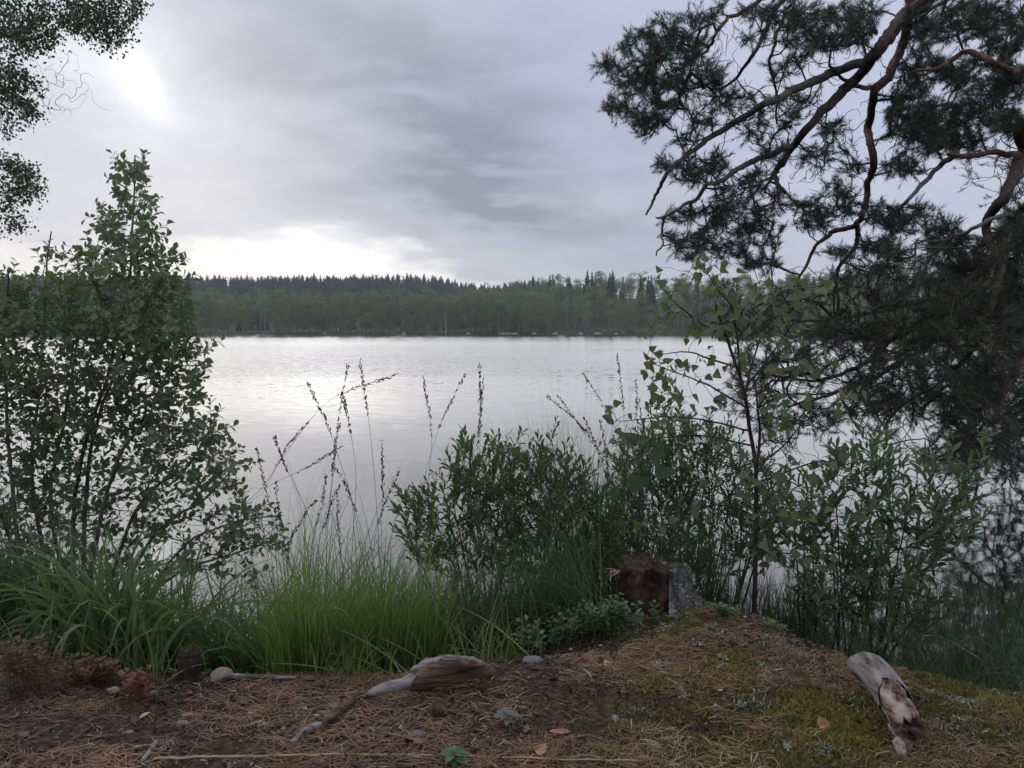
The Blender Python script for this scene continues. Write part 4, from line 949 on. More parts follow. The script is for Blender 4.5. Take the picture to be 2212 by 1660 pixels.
# --- birch sapling
bs0 = on_ground(752, 618); bs0 = np.array([Z8(682, 1620, 2.95)[0], 2.95, float(ground_h(*[Z8(682, 1620, 2.95)[0], 2.95]))])
bs = thing('birch_sapling', 'young birch sapling with serrated leaves rising beside the stump', 'tree', bs0)
sk = Skel(20000)
z8 = lambda pts, Y, w=.1: [Z8(x, y, Y + w * math.sin(i * 2.3)) for i, (x, y) in enumerate(pts)]
def sapling_branch(pts, r0, r1, root=True):
    if root: pts = [sk.P[sk.near(pts[0])].copy()] + list(pts[1:])
    C = curve(pts, .035, .0015); r = taper(len(C), r0, r1); part('branch', tube(C, r, 7), MAT['young_birch_bark'], bs); sk.add(C, sk.near(C[0]) if root else -1, r)
C = curve([bs0 - [0, 0, .08]] + z8([(688, 1400), (692, 1150), (690, 960)], 2.97, .02), .04); r = taper(len(C), .0105, .008); part('trunk', tube(C, r, 9, rough=.03), MAT['young_birch_bark'], bs); sk.add(C, -1, r)
sapling_branch(z8([(690, 960), (668, 830), (640, 640), (600, 500), (545, 350), (510, 240)], 2.97, .03), .0085, .004)
sapling_branch(z8([(690, 960), (705, 860), (700, 700), (680, 560)], 3.0, .03), .007, .003)
sapling_branch(z8([(620, 560), (590, 280), (520, 180), (460, 70)], 2.95, .04), .005, .0018)
for pts in ([(560, 390), (450, 330), (350, 250), (250, 140)], [(600, 500), (480, 480), (380, 450), (250, 470)], [(650, 700), (520, 620), (380, 560), (220, 500)], [(668, 830), (500, 760), (300, 740), (90, 760)], [(690, 1180), (560, 1130), (400, 1150), (150, 1205)],
            [(640, 640), (700, 420), (760, 300), (830, 180)], [(690, 600), (760, 460), (850, 330), (960, 200)], [(700, 720), (820, 640), (980, 640), (1110, 600)], [(690, 960), (820, 860), (950, 680)], [(690, 1050), (800, 990), (960, 940), (1100, 950)], [(690, 1160), (800, 1060), (880, 1150)], [(690, 1330), (720, 1300), (750, 1360)], [(690, 1340), (820, 1340), (980, 1370)], [(690, 700), (820, 540), (950, 505)], [(660, 860), (420, 820), (180, 850), (50, 870)]):
    sapling_branch(z8(pts, 2.95, .10), .0042, .0014)
LP = [(250, 140), (350, 200), (330, 250), (400, 120), (440, 50), (430, 100), (480, 160), (560, 70), (590, 130), (560, 180), (520, 280), (390, 290), (280, 310), (270, 340), (470, 340), (430, 360), (400, 350), (560, 340), (540, 380), (620, 380), (600, 300), (680, 190), (730, 210), (830, 150), (880, 190), (940, 190), (990, 150), (830, 250), (780, 260), (760, 210), (720, 330), (680, 360), (840, 320), (900, 350), (770, 380), (730, 350), (640, 250), (660, 300),
      (300, 480), (250, 470), (350, 510), (400, 490), (240, 520), (260, 590), (200, 540), (280, 550), (330, 610), (350, 640), (270, 640), (300, 570), (500, 470), (480, 540), (600, 510), (540, 620), (610, 470), (750, 510), (790, 520), (840, 480), (900, 490), (950, 510), (1000, 490), (1090, 600), (1130, 620), (780, 650), (850, 640), (950, 660), (1010, 680), (720, 690), (800, 720), (780, 770), (820, 780), (220, 700), (260, 720), (90, 760), (50, 730), (380, 720), (500, 710), (200, 850), (100, 830), (60, 870), (530, 860), (270, 800),
      (820, 920), (810, 990), (980, 930), (1100, 950), (1040, 940), (920, 990), (700, 1090), (740, 1090), (870, 1130), (850, 1190), (880, 1180), (980, 1110), (1140, 1160), (680, 1330), (740, 1350), (700, 1290), (850, 1360), (980, 1370), (900, 1350), (100, 1190), (160, 1210), (190, 1180), (260, 1180), (430, 1170), (330, 1190), (640, 1050), (660, 960), (600, 900), (460, 1040), (560, 1000)]
tg = []
for (x, y) in LP:
    for _ in range(4): tg.append(Z8(x + rng.normal(0, 30), y + rng.normal(0, 22), rng.normal(2.96, .13)))
sk.grow(tg, .03, .003, 0, .3)
part('twigs', sk.tubes(.0009, .4, 4, .003), MAT['young_birch_bark'], bs, kind='stuff')
me = mesh('leaf', *L_BIRCH, smooth=False); me.materials.append(MAT['birch_leaf'])
for i_, (k, d_) in enumerate(zip(sk.tips, sk.tipdir)):
    a = norm(d_ * .6 + rng.normal(0, .5, 3) + [0, 0, -.35]); nn_ = norm(rng.normal(0, .55, 3) + [0, -.5, .7])
    leaf_obj(me, sk.P[k], a, nn_, rng.uniform(.030, .050), bs)
# --- broad-leaved sprig in front of it
ap = np.array([Z8(150, 1500, 2.85)[0], 2.85, 0]); ap[2] = float(ground_h(ap[0], ap[1]))
asp = thing('aspen_sucker', 'thin aspen sucker with a few very large smooth green leaves', 'sapling', ap)
C = curve([ap - [0, 0, .05]] + z8([(170, 1300), (175, 1080), (190, 900), (200, 840)], 2.85, .02), .04); part('stem', tube(C, taper(len(C), .004, .0015), 6), MAT['young_birch_bark'], asp)
me = mesh('leaf', *L_BROAD, smooth=False); me.materials.append(MAT['broad_leaf'])
for (x, y, dx, dy, s_) in [(115, 860, 1.0, -.5, .085), (230, 905, .5, .9, .068), (245, 985, 1.0, -.1, .072), (130, 1040, 1.0, -.35, .080), (60, 1100, .2, -1.0, .06), (240, 870, 1, .6, .055), (500, 300, 0, 0, 0)]:
    if s_ == 0: continue
    p = Z8(x, y, 2.84 + rng.normal(0, .03)); k = np.argmin(((C - p) ** 2).sum(1)); pet = curve([C[k], (C[k] + p) / 2 + [0, 0, .01], p], .03)
    st_ = part('leaf_stalk', tube(pet, .0012, 5), MAT['young_birch_bark'], asp)
    leaf_obj(me, p, norm([dx, -.25, -dy]), norm([rng.normal(0, .4), -.7, .55 + rng.normal(0, .3)]), s_, st_)
# ------------------------------------------------------------------ grasses
def tuft_field(rects, n_, Ymin, Ymax):
    """Roots spread over patches: (x0, x1) given at the line of the bank, depth range Ymin..Ymax."""
    x = np.concatenate([rng.uniform(a, b, int(n_ * w)) for a, b, w in rects]); y = rng.uniform(Ymin, Ymax, len(x))
    X = (x * DS - 512) / FPX * y * 1.02
    z = np.maximum(ground_h(X, y), WATER - .12); return np.stack([X, y, z], 1)
def grass(name, label, roots, L, wd, lean, bend, mat, group=None, k=7, pw=1.4, az_=None, category='grass'):
    m_ = len(roots); a = rng.uniform(0, 6.283, m_) if az_ is None else az_
    g_ = blades(roots, a, np.abs(rng.normal(0, lean, m_)), np.abs(rng.normal(bend, bend * .45, m_)), L[0] + (L[1] - L[0]) * rng.random(m_), wd * rng.uniform(.6, 1.25, m_), k, pw=pw)
    b = roots.mean(0); return solo(name, g_, MAT[mat], (b[0], b[1], roots[:, 2].min()), label, category, group, 'stuff')
def clumped(roots, n_c, sd):
    c = roots[rng.choice(len(roots), n_c)]; r = c[rng.integers(0, n_c, len(roots))] + rng.normal(0, 1, roots.shape) * [sd, sd, 0]
    r[:, 2] = np.maximum(ground_h(r[:, 0], r[:, 1]), WATER - .12); return r
# arching broad sedge under the willow
r = clumped(tuft_field([(110, 640, 1.0)], 1500, 2.45, 2.95), 32, .07); dx_ = (r[:, 0] / r[:, 1] * FPX + 512) / DS; r = r[(r[:, 1] > 2.55) | (dx_ < 340)]
grass('sedge', 'arching broad-bladed green sedge at the foot of the willow', r, (.24, .60), .0135, .26, 1.75, 'sedge', k=9, pw=1.5)
r = tuft_field([(-60, 700, 1.0)], 900, 2.75, 3.6)
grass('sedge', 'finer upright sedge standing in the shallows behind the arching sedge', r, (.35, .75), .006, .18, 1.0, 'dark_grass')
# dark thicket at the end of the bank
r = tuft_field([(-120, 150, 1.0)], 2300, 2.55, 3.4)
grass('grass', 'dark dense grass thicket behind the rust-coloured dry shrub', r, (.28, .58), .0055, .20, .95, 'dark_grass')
# bright fine grass
r = clumped(tuft_field([(560, 930, 1.0)], 4300, 2.40, 2.95), 40, .055)
grass('grass', 'bright fresh green fine grass growing behind the white stick', r, (.25, .62), .0046, .22, .80, 'bright_grass')
r = clumped(tuft_field([(590, 760, 1.0)], 900, 2.36, 2.5), 7, .045)
grass('grass', 'short bright tuft of hair-fine grass at the bank edge', r, (.15, .36), .0026, .22, .55, 'bright_grass')
# purple moor grass, dark, around the bog myrtle
r = clumped(tuft_field([(870, 1420, 1.0)], 6500, 2.65, 3.4), 60, .07)
r = r[~((r[:, 1] < 3.08) & (r[:, 0] / r[:, 1] * FPX + 512 > 1225 * DS))]
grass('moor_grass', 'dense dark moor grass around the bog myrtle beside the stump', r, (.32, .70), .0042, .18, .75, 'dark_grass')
r = clumped(tuft_field([(1180, 1340, 1.0)], 620, 3.2, 3.6), 8, .06)
grass('moor_grass', 'tall hair-thin moor grass stems rising above the bog myrtle', r, (1.0, 1.42), .0026, .10, .45, 'dark_grass', k=10, pw=2)
r = clumped(tuft_field([(560, 1150, 1.0)], 260, 2.7, 3.3), 14, .05)
grass('moor_grass', 'long arching hair-thin grass blades crossing the open water', r, (.75, 1.3), .0030, .16, 1.5, 'dark_grass', k=12, pw=2.2)
r = tuft_field([(1420, 1780, 1.0)], 2600, 2.95, 3.6)
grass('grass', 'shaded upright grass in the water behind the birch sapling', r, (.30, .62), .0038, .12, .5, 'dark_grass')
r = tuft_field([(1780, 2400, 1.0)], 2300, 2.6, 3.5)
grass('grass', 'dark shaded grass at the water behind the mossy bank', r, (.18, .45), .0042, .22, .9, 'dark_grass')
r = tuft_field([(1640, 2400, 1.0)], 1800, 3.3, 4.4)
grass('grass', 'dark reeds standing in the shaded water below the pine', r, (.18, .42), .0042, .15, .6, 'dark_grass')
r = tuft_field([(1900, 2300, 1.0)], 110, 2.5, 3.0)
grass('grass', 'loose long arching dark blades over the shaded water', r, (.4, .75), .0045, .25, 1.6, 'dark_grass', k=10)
r = clumped(tuft_field([(1100, 1340, 1.0)], 140, 2.62, 2.75), 5, .04)
grass('moor_grass', 'thin blades arching away from the stump over dark grass', r, (.35, .7), .0032, .5, 1.2, 'sedge', az_=rng.normal(3.3, .6, 140))
def edge_roots(k, lo_, hi_):
    x = rng.uniform(-1.75, .1, k); y = crest(x) + rng.uniform(lo_, hi_, k); return np.stack([x, y, ground_h(x, y) - .004], 1)
r = clumped(edge_roots(420, -.07, .06), 50, .03); dx_ = (r[:, 0] / r[:, 1] * FPX + 512) / DS; r = r[(dx_ < 330) | (dx_ > 670)]
grass('grass', 'sparse short blades straggling over the edge of the litter', r, (.05, .22), .0042, .35, 1.1, 'bright_grass', k=6)
r = edge_roots(300, -.14, .25); dx_ = (r[:, 0] / r[:, 1] * FPX + 512) / DS; r = r[(dx_ < 350) | (dx_ > 640)]
grass('dead_grass', 'dead straw-coloured blades fallen at the foot of the green grass', r, (.10, .34), .0036, 1.15, .5, 'dead_grass', k=6)
r = clumped(tuft_field([(-60, 1400, 1.0)], 420, 2.5, 3.2), 80, .05)
r = r[~((r[:, 1] < 3.08) & (r[:, 0] / r[:, 1] * FPX + 512 > 1180 * DS))]
grass('dead_grass', 'withered straw blades standing among the green grass', r, (.25, .60), .0036, .35, 1.3, 'dead_grass', k=8)
# a few separate blades by the bank edge
for (x, y, tx, ty, w, lab) in [(1130, 1420, 1125, 1290, .006, 'single upright green blade beside the cowberry'), (1130, 1420, 1040, 1340, .006, 'single green blade arching over the old root'), (1000, 1440, 960, 1395, .009, 'short wide blade curling at the bank edge'), (890, 1450, 925, 1330, .006, 'bent green blade in front of the bright grass'), (745, 1452, 735, 1380, .007, 'short curled blade in front of the bright grass')]:
    p0 = G(x, y + 6); p1 = D(tx, ty, p0[1] + .02); C = curve([p0 - [0, 0, .02], (p0 + p1) / 2 + [0, 0, .03], p1], .02); kk = len(C); wv_ = np.array([.8, .5, .1]) * w * .5
    tp = (1 - np.linspace(0, 1, kk) ** 2)[:, None]; Vv = np.concatenate([C - wv_ * tp, C + wv_ * tp + [0, 0, .001]]); i = np.arange(kk - 1)
    Tt = np.concatenate([np.stack([i, i + 1, i + kk + 1], 1), np.stack([i, i + kk + 1, i + kk], 1)])
    solo('grass_sprig', (Vv, Tt, np.full(len(Vv), .7)), MAT['bright_grass'], p0, lab, 'grass', 'separate blades at the bank edge')
# seeding stalks: each one a thin stem with a dark panicle
ST = [[(740, 1250), (715, 800), (685, 480), (640, 165), .33], [(450, 1250), (515, 700), (545, 400), (582, 195), .35], [(60, 1000), (200, 740), (430, 420), (570, 318), (815, 237), .36], [(640, 1050), (520, 570), (395, 275), .42], [(920, 1000), (955, 800), (980, 530), (940, 240), .38], [(930, 900), (1000, 535), (1140, 230), .42], [(1205, 800), (1210, 520), (1208, 190), .46], [(1195, 820), (1200, 560), (1225, 260), .42],
      [(1880, 760), (1850, 560), (1810, 410), (1700, 230), .40], [(1910, 640), (1895, 430), (1880, 310), (1860, 140), .36], [(2000, 640), (1975, 450), (1945, 260), .42], [(1820, 800), (1790, 640), (1700, 500), (1580, 340), .40], [(1830, 800), (1760, 570), (1660, 450), (1530, 340), .36], [(240, 1050), (225, 920), (185, 740), (150, 590), .34], [(450, 1100), (265, 620), (235, 530), .2], [(100, 960), (190, 780), (300, 570), (390, 465), .34], [(90, 880), (200, 770), (380, 680), (555, 575), .34],
      [(480, 1150), (515, 650), (540, 470), .3], [(740, 1200), (748, 760), (745, 550), .34], [(390, 1180), (460, 850), (480, 715), .34], [(420, 1200), (500, 860), (545, 760), .3], [(300, 1200), (258, 900), (240, 740), .38], [(290, 1150), (380, 900), (430, 835), .26], [(560, 1200), (540, 1000), (530, 800), .4], [(1825, 860), (1815, 680), (1800, 560), (1780, 450), .5], [(1840, 880), (1800, 690), (1740, 520), (1700, 440), .4], [(1240, 820), (1280, 640), (1310, 560), .35], [(1150, 850), (1170, 600), (1175, 530), .3], [(700, 1150), (750, 870), (830, 690), .34], [(680, 1150), (580, 780), (510, 660), .3],
      [(330, 1250), (300, 1100), (320, 980), .2], [(1960, 700), (1955, 480), (1950, 360), .4], [(600, 1200), (620, 700), (560, 330), .22]]
for i, row in enumerate(ST):
    hl = row[-1]; pts = row[:-1]; Y = 3.05 + .25 * math.sin(i * 1.7) if pts[-1][0] < 1500 else 3.3 + .12 * math.sin(i)
    P = [Z4(x, y, Y) for x, y in pts]; rootp = P[0].copy(); rootp[0] += (P[0][0] - P[1][0]) * .4; rootp[1] += .05; rootp[2] = max(float(ground_h(rootp[0], rootp[1])), WATER - .1) - .02
    C = curve([rootp] + P, .03); kk = len(C)
    dxp = pts[-1][0] - pts[0][0]; low_ = pts[-1][1] > 560; bow_ = abs(pts[-1][0] - pts[-2][0]) > abs(pts[-1][1] - pts[-2][1])
    way = 'leaning toward the willow shrub' if dxp < -70 else 'leaning toward the birch sapling' if dxp > 70 else 'standing upright'
    lab = ('bowed ' if bow_ else '') + ('short' if low_ else 'tall') + ' moor grass stalk ' + way + (' with a narrow dark seed head' if hl >= .3 else ' with a short loose seed head')
    e = thing('grass_stalk', lab, 'grass', rootp, lab.replace('stalk', 'stalks'))
    stem_ = part('stem', tube(C, taper(kk, .0015, .0007), 4, tint=rng.random()), MAT['seed_stem'], e)
    seg = np.linalg.norm(np.diff(C, axis=0), axis=1); cum = np.concatenate([[0], np.cumsum(seg)]); tot = cum[-1]; vis = np.linalg.norm(np.array(P[-1]) - P[0]); h0 = tot - min(hl * 1.1, .42) * max(.62, vis / tot)
    ns_ = 58; u = h0 + (tot - h0) * rng.random(ns_) ** .9; q = np.stack([np.interp(u, cum, C[:, j]) for j in range(3)], 1)
    tang = np.stack([np.interp(np.minimum(u + .02, tot), cum, C[:, j]) - np.interp(np.maximum(u - .02, 0), cum, C[:, j]) for j in range(3)], 1); tang = norm_rows(tang)
    off = rdir(ns_); wob = .0036 * (.5 + np.sin(u * 75 + i) ** 2)
    side_ = norm_rows(np.cross(tang, off))
    part('seed_head', place(leaf_template([0, .5, 1], [0, .17, 0], .9, 0), q + side_ * wob[:, None] * .7, tang + side_ * .28, off, rng.uniform(.009, .015, ns_)), MAT['seed_head'], stem_, kind='stuff')
# ------------------------------------------------------------------ forest floor
def scatter(n_, dens, x0=-2.5, x1=2.5, y0=1.15, y1=3.2):
    x = rng.uniform(x0, x1, n_ * 3); y = rng.uniform(y0, y1, n_ * 3)
    k = (y < crest(x) + .12) & (np.abs(x) < .68 * y + .3) & (rng.random(n_ * 3) < dens(x, y)); x, y = x[k][:n_], y[k][:n_]
    return np.stack([x, y, ground_h(x, y)], 1)
def gnorm(P):
    e = .02; dx = (ground_h(P[:, 0] + e, P[:, 1]) - ground_h(P[:, 0] - e, P[:, 1])) / (2 * e); dy = (ground_h(P[:, 0], P[:, 1] + e) - ground_h(P[:, 0], P[:, 1] - e)) / (2 * e)
    return norm_rows(np.stack([-dx, -dy, np.ones(len(P))], 1))
def mossy(x, y): return sstep(x, .0, .6) * sstep(fbm(x * 2.2 + 7, y * 2.2, 31), .30, .52)
# small scraps of bark and leaf
P = scatter(30000, lambda x, y: .35 + .65 * sstep(fbm(x * 4, y * 4, 40), .35, .6) - .5 * mossy(x, y)); k = len(P)
N0 = gnorm(P) + rng.normal(0, .35, (k, 3)); A = rng.normal(size=(k, 3)) * [1, 1, .25]
tn = np.clip(rng.beta(1.6, 2.2, k) + (rng.random(k) < .012) * .6, 0, 1)
solo('bark_litter', place(L_SMALL, P + [0, 0, .003], A, N0, rng.uniform(.006, .018, k) * (1 + (rng.random(k) < .05)), tn), MAT['litter_scrap'], (0, 2, 0), 'dark scraps of bark and dead leaf covering the forest floor', 'litter', None, 'stuff')
# fallen pine needles, in drifts
def ndens(x, y): return np.clip(.05 + 1.0 * sstep(fbm(x * 3.0 + 2, y * 4.0, 51), .42, .58) - .25 * mossy(x, y) * (fbm(x * 6, y * 6, 9) > .5), 0, 1)
P = scatter(52000, ndens); k = len(P); az_ = rng.normal(0, .9, k) + np.pi * (rng.random(k) < .5)
g_ = []
d = np.stack([np.cos(az_), np.sin(az_), rng.normal(.02, .16, k)], 1); d = norm_rows(d); N0 = gnorm(P); sd = norm_rows(np.cross(d, N0 + rng.normal(0, .3, (k, 3)))); Lh = (.009 + .027 * rng.random(k) ** .8)[:, None]; bow = rng.normal(0, .006, k)[:, None] * sd
lift = np.abs(rng.normal(.003, .004, k))[:, None] * [0, 0, 1]; w = .0009
a0 = P - d * Lh + lift; a1 = P + bow + lift + [0, 0, .002]; a2 = P + d * Lh + lift
V = np.stack([a0 - sd * w, a0 + sd * w, a1 - sd * w, a1 + sd * w, a2 - sd * w * .4, a2 + sd * w * .4], 1).reshape(-1, 3)
T0 = np.array([[0, 1, 3], [0, 3, 2], [2, 3, 5], [2, 5, 4]]); T = (T0[None] + (np.arange(k) * 6)[:, None, None]).reshape(-1, 3)
tn = np.clip(.15 + .75 * fbm(P[:, 0] * 2.4, P[:, 1] * 2.4, 77) + rng.normal(0, .20, k), 0, 1)
solo('pine_needles', (V, T, tn.repeat(6)), MAT['litter_needle'], (0, 2, 0), 'drifts of fallen rust-brown pine needles on the bank', 'needles', None, 'stuff')
# moss and reindeer lichen
P = scatter(95000, lambda x, y: mossy(x, y)); k = len(P); q = fbm(P[:, 0] * 5, P[:, 1] * 5, 66)
d = rdir(k) * .8 + [0, 0, .9]; hh = rng.uniform(.006, .016, k) * (.6 + q)
solo('moss', place(leaf_template([0, .5, 1], [0, .22, 0], .3, .2), P - [0, 0, .002], d, rdir(k), hh, np.clip(q * 1.3 - .2 + rng.normal(0, .15, k), 0, 1)), MAT['moss'], (1, 2, 0), 'yellow-green moss cushions over the mound beside the stump', 'moss', None, 'stuff')
c_ = scatter(190, lambda x, y: .06 + .94 * sstep(x, .2, .9)); Pl = []
for p in c_:
    m_ = rng.integers(20, 90); Pl.append(p + rng.normal(0, 1, (m_, 3)) * [.028 * rng.uniform(.5, 1.6), .020, .0] + [0, 0, .004])
P = np.concatenate(Pl); P[:, 2] = ground_h(P[:, 0], P[:, 1]) + .003; k = len(P)
solo('lichen', place(leaf_template([0, .5, 1], [.05, .16, .05], .3, .5), P, rdir(k) + [0, 0, .8], rdir(k), rng.uniform(.006, .013, k), np.clip(rng.beta(2, 2, k), 0, 1)), MAT['lichen'], (1, 2, 0), 'pale grey-green reindeer lichen tufts scattered through the moss', 'lichen', None, 'stuff')

# --- stump with one split face
sb = G(1436, 1338); sb[2] = float(ground_h(sb[0], sb[1] + .1)); sb[1] += .16
stump = thing('tree_stump', 'rotten tree stump with reddish split face and grey lichen bark', 'stump', sb)
def stump_shell(a0, a1, rb, rt, h, top_amp, seed, c=(0, 0), inner=.0, k=26, rows=14, rough=.006):
    an = np.linspace(a0, a1, k); zs = np.linspace(-.08, 1, rows); V = []
    for z in zs:
        f = max(z, 0); r = rb + (rt - rb) * f ** .6 + (.05 * (1 - f) ** 4)
        rr = r * (1 + .22 * (fbm(an * 2.1 + seed, np.full(k, z * 1.5), seed) - .5)) + .016 * np.abs(vn(an * 9, np.full(k, z * 2.2), 61) - .5) + .010 * (vn(an * 20, np.full(k, z * 9), 62) - .5) + rng.normal(0, rough, k) * (1 if 0 < z < 1 else .4)
        top = h * (1 + top_amp * (fbm(an * 3 + 4, an * 0 + seed, seed + 3) - .5)) if True else h
        V.append(np.stack([c[0] + np.cos(an) * rr, c[1] + np.sin(an) * rr, np.where(z < 0, z * .6, z * top)], 1))
    V = np.array(V).reshape(-1, 3)
    i = (np.arange(rows - 1)[:, None] * k + np.arange(k - 1)[None]).ravel(); T = np.concatenate([np.stack([i, i + 1, i + k + 1], 1), np.stack([i, i + k + 1, i + k], 1)])
    o = len(V); tc_ = np.array([[c[0], c[1], h * .97]]); e = (rows - 1) * k + np.arange(k - 1); V = np.vstack([V, tc_]); T = np.vstack([T, np.stack([e, e + 1, np.full(k - 1, o)], 1)])
    b0 = np.arange(rows - 1) * k; b1 = b0 + k - 1     # closing faces across the split
    cz = np.stack([np.full(rows, c[0]), np.full(rows, c[1]), np.where(zs < 0, zs * .6, zs * h * .97)], 1); o2 = len(V); V = np.vstack([V, cz]); r_ = np.arange(rows - 1)
    T = np.vstack([T, np.stack([b0, b0 + k, o2 + r_], 1), np.stack([b0 + k, o2 + r_ + 1, o2 + r_], 1), np.stack([b1, o2 + r_, b1 + k], 1), np.stack([b1 + k, o2 + r_, o2 + r_ + 1], 1)])
    return V, T, np.full(len(V), .5)
def shift(g_, off): return (g_[0] + off,) + tuple(g_[1:])
sbk = part('bark', shift(stump_shell(R(-100), R(120), .108, .066, .142, .35, 3, (.042, -.004), k=60, rows=34, rough=.0015), sb), MAT['stump_bark'], stump)
# split face: a thick slab of brown heartwood, uneven and hollowed
gx_, gz_ = np.meshgrid(np.linspace(-.138, .040, 34), np.linspace(-.05, 1, 26)); hz_ = .165 - .02 * sstep(gx_, -.02, .04) + .016 * (vn(gx_ * 60, gx_ * 0, 4) - .5) - .020 * sstep(-gx_, .10, .15)
dep = .050 * np.exp(-((gx_ + .05) / .04) ** 2 - ((gz_ - .45) / .35) ** 2) + .05 * (fbm(gx_ * 20, gz_ * 3, 12) - .5) + .016 * (vn(gx_ * 110, gz_ * 9, 3) - .5)
Vf = np.stack([gx_ * (1 + .06 * (1 - gz_)), -.105 + dep + .05 * (np.abs(gx_ + .055) / .10) ** 2.2, gz_ * hz_], -1); Vb = Vf.copy(); Vb[..., 1] = .085 - .09 * (np.abs(gx_ + .055) / .10) ** 2.5
nr, nc = gx_.shape; V = np.concatenate([Vf.reshape(-1, 3), Vb.reshape(-1, 3)]); i = (np.arange(nr - 1)[:, None] * nc + np.arange(nc - 1)[None]).ravel(); o = nr * nc
T = np.concatenate([np.stack([i, i + 1, i + nc + 1], 1), np.stack([i, i + nc + 1, i + nc], 1), np.stack([i + o, i + o + nc + 1, i + o + 1], 1), np.stack([i + o, i + o + nc, i + o + nc + 1], 1)])
j = (nr - 1) * nc + np.arange(nc - 1); T = np.vstack([T, np.stack([j, j + 1, j + 1 + o], 1), np.stack([j, j + 1 + o, j + o], 1)])
for sd_ in (0, nc - 1):
    q = np.arange(nr - 1) * nc + sd_; T = np.vstack([T, np.stack([q, q + o, q + nc], 1), np.stack([q + nc, q + o, q + nc + o], 1)])
shw = part('heartwood', (V + sb, T), MAT['stump_face'], stump)
# crumbs of lichen and bark fibre on its rim and side
k = 150; a = rng.uniform(R(-95), R(30), k); z = rng.random(k) * .14; P = np.stack([.042 + np.cos(a) * (.128 - z * .33), np.sin(a) * (.128 - z * .33), z], 1) + sb
part('lichen', place(leaf_template([0, .5, 1], [.1, .3, .1], .3, .4), P, rdir(k), np.stack([np.cos(a), np.sin(a), a * 0 + .2], 1) + rdir(k) * .4, rng.uniform(.004, .010, k)), MAT['lichen'], sbk, kind='stuff')
k = 260; P = np.stack([rng.uniform(-.15, .06, k), rng.uniform(-.09, .06, k), np.full(k, .160)], 1) + sb
part('moss', place(leaf_template([0, .5, 1], [0, .22, 0], .3, .2), P, rdir(k) + [0, -.3, .7], rdir(k), rng.uniform(.006, .02, k), rng.random(k) * .6), MAT['moss'], shw, kind='stuff')
for i in range(7):
    p = sb + [-.145 + rng.normal(0, .006), -.06 + rng.normal(0, .02), .150]; q_ = p + [-.02 - .02 * rng.random(), -.01, .012 * rng.normal()]
    part('splinter', tube(np.array([p, (p + q_) / 2, q_]), [.0018, .0014, .0005], 4), MAT['straw'], shw)

# --- old root: silvery tail running into a hollow broken butt
YR = G(960, 1500)[1]
rb_ = G(940, 1500); root = thing('old_root', 'weathered silver-grey pine root with a broken hollow brown end', 'root', rb_)
C = curve([D(945, 1440, YR), D(908, 1460, YR - .01), D(860, 1480, YR - .02), D(818, 1490, YR - .03), G(785, 1512, .004)], .014, .0012); n_c = len(C); part('root_tail', tube(C, np.interp(np.linspace(0, 1, n_c), [0, .25, .5, .8, 1], [.022, .019, .016, .012, .006]), 14, rough=.05), MAT['silver_wood'], root)
C = curve([D(1062, 1452, YR + .03), D(1020, 1446, YR + .02), D(975, 1450, YR), D(930, 1458, YR), D(880, 1478, YR - .01)], .010); n_c = len(C); rr = np.interp(np.linspace(0, 1, n_c), [0, .3, .55, .8, 1], [.020, .040, .050, .044, .022])
tt, U, B = frames(C); sides = 22; an = np.linspace(0, 2 * np.pi, sides, endpoint=False); V = []
up_ = np.array([0, 0, 1.])
for i in range(n_c):
    s_ = norm(np.cross(tt[i], up_)); u_ = np.cross(s_, tt[i]); s_ = s_ if s_[1] < 0 else -s_      # s_ points to the viewer's bank
    front = np.clip(np.cos(an), 0, 1); carve = .62 * front ** 1.2 * math.sin(math.pi * min(1, i / n_c * 1.15)) * (np.sin(an) < .75)
    r_ = rr[i] * (1 - carve) * (1 + rng.normal(0, .025, sides) + .30 * (fbm(an * 4.0, an * 0 + i * .035, 23) - .5) + .22 * front * (vn(an * 7 + 3, an * 0 + i * .06, 29) - .5))
    V.append(C[i] + r_[:, None] * (np.cos(an)[:, None] * s_ * .9 + np.sin(an)[:, None] * u_ * .80))
V = np.array(V).reshape(-1, 3); i = (np.arange(n_c - 1)[:, None] * sides); j = np.arange(sides)[None]; j2 = (j + 1) % sides
q4 = np.stack([i + j, i + j2, i + sides + j2, i + sides + j], -1).reshape(-1, 4); T = np.concatenate([q4[:, [0, 1, 2]], q4[:, [0, 2, 3]]])
part('hollow_wood', (V, T), MAT['rotten_wood'], root)
Cr = C[2:-2] + np.array([0, 0, 1]) * rr[2:-2, None] * .72; part('weathered_rim', tube(Cr, np.interp(np.linspace(0, 1, len(Cr)), [0, .4, 1], [.006, .010, .014]), 8, rough=.2), MAT['silver_wood'], root)
for i, (x0, y0, x1, y1, r_) in enumerate([(800, 1500, 735, 1545, .013), (748, 1536, 690, 1580, .014), (700, 1572, 630, 1612, .012)]):
    a = G(x0, y0, .010); b = G(x1, y1, .007); Cc = curve([a, (a + b) / 2 + [0, 0, .006], b], .012, .001)
    part('root_tail', tube(Cc, np.interp(np.linspace(0, 1, len(Cc)), [0, .3, 1], [r_ * .6, r_, r_ * .6]), 10, rough=.10), MAT['silver_wood'] if i == 2 else MAT['rotten_wood'], root)
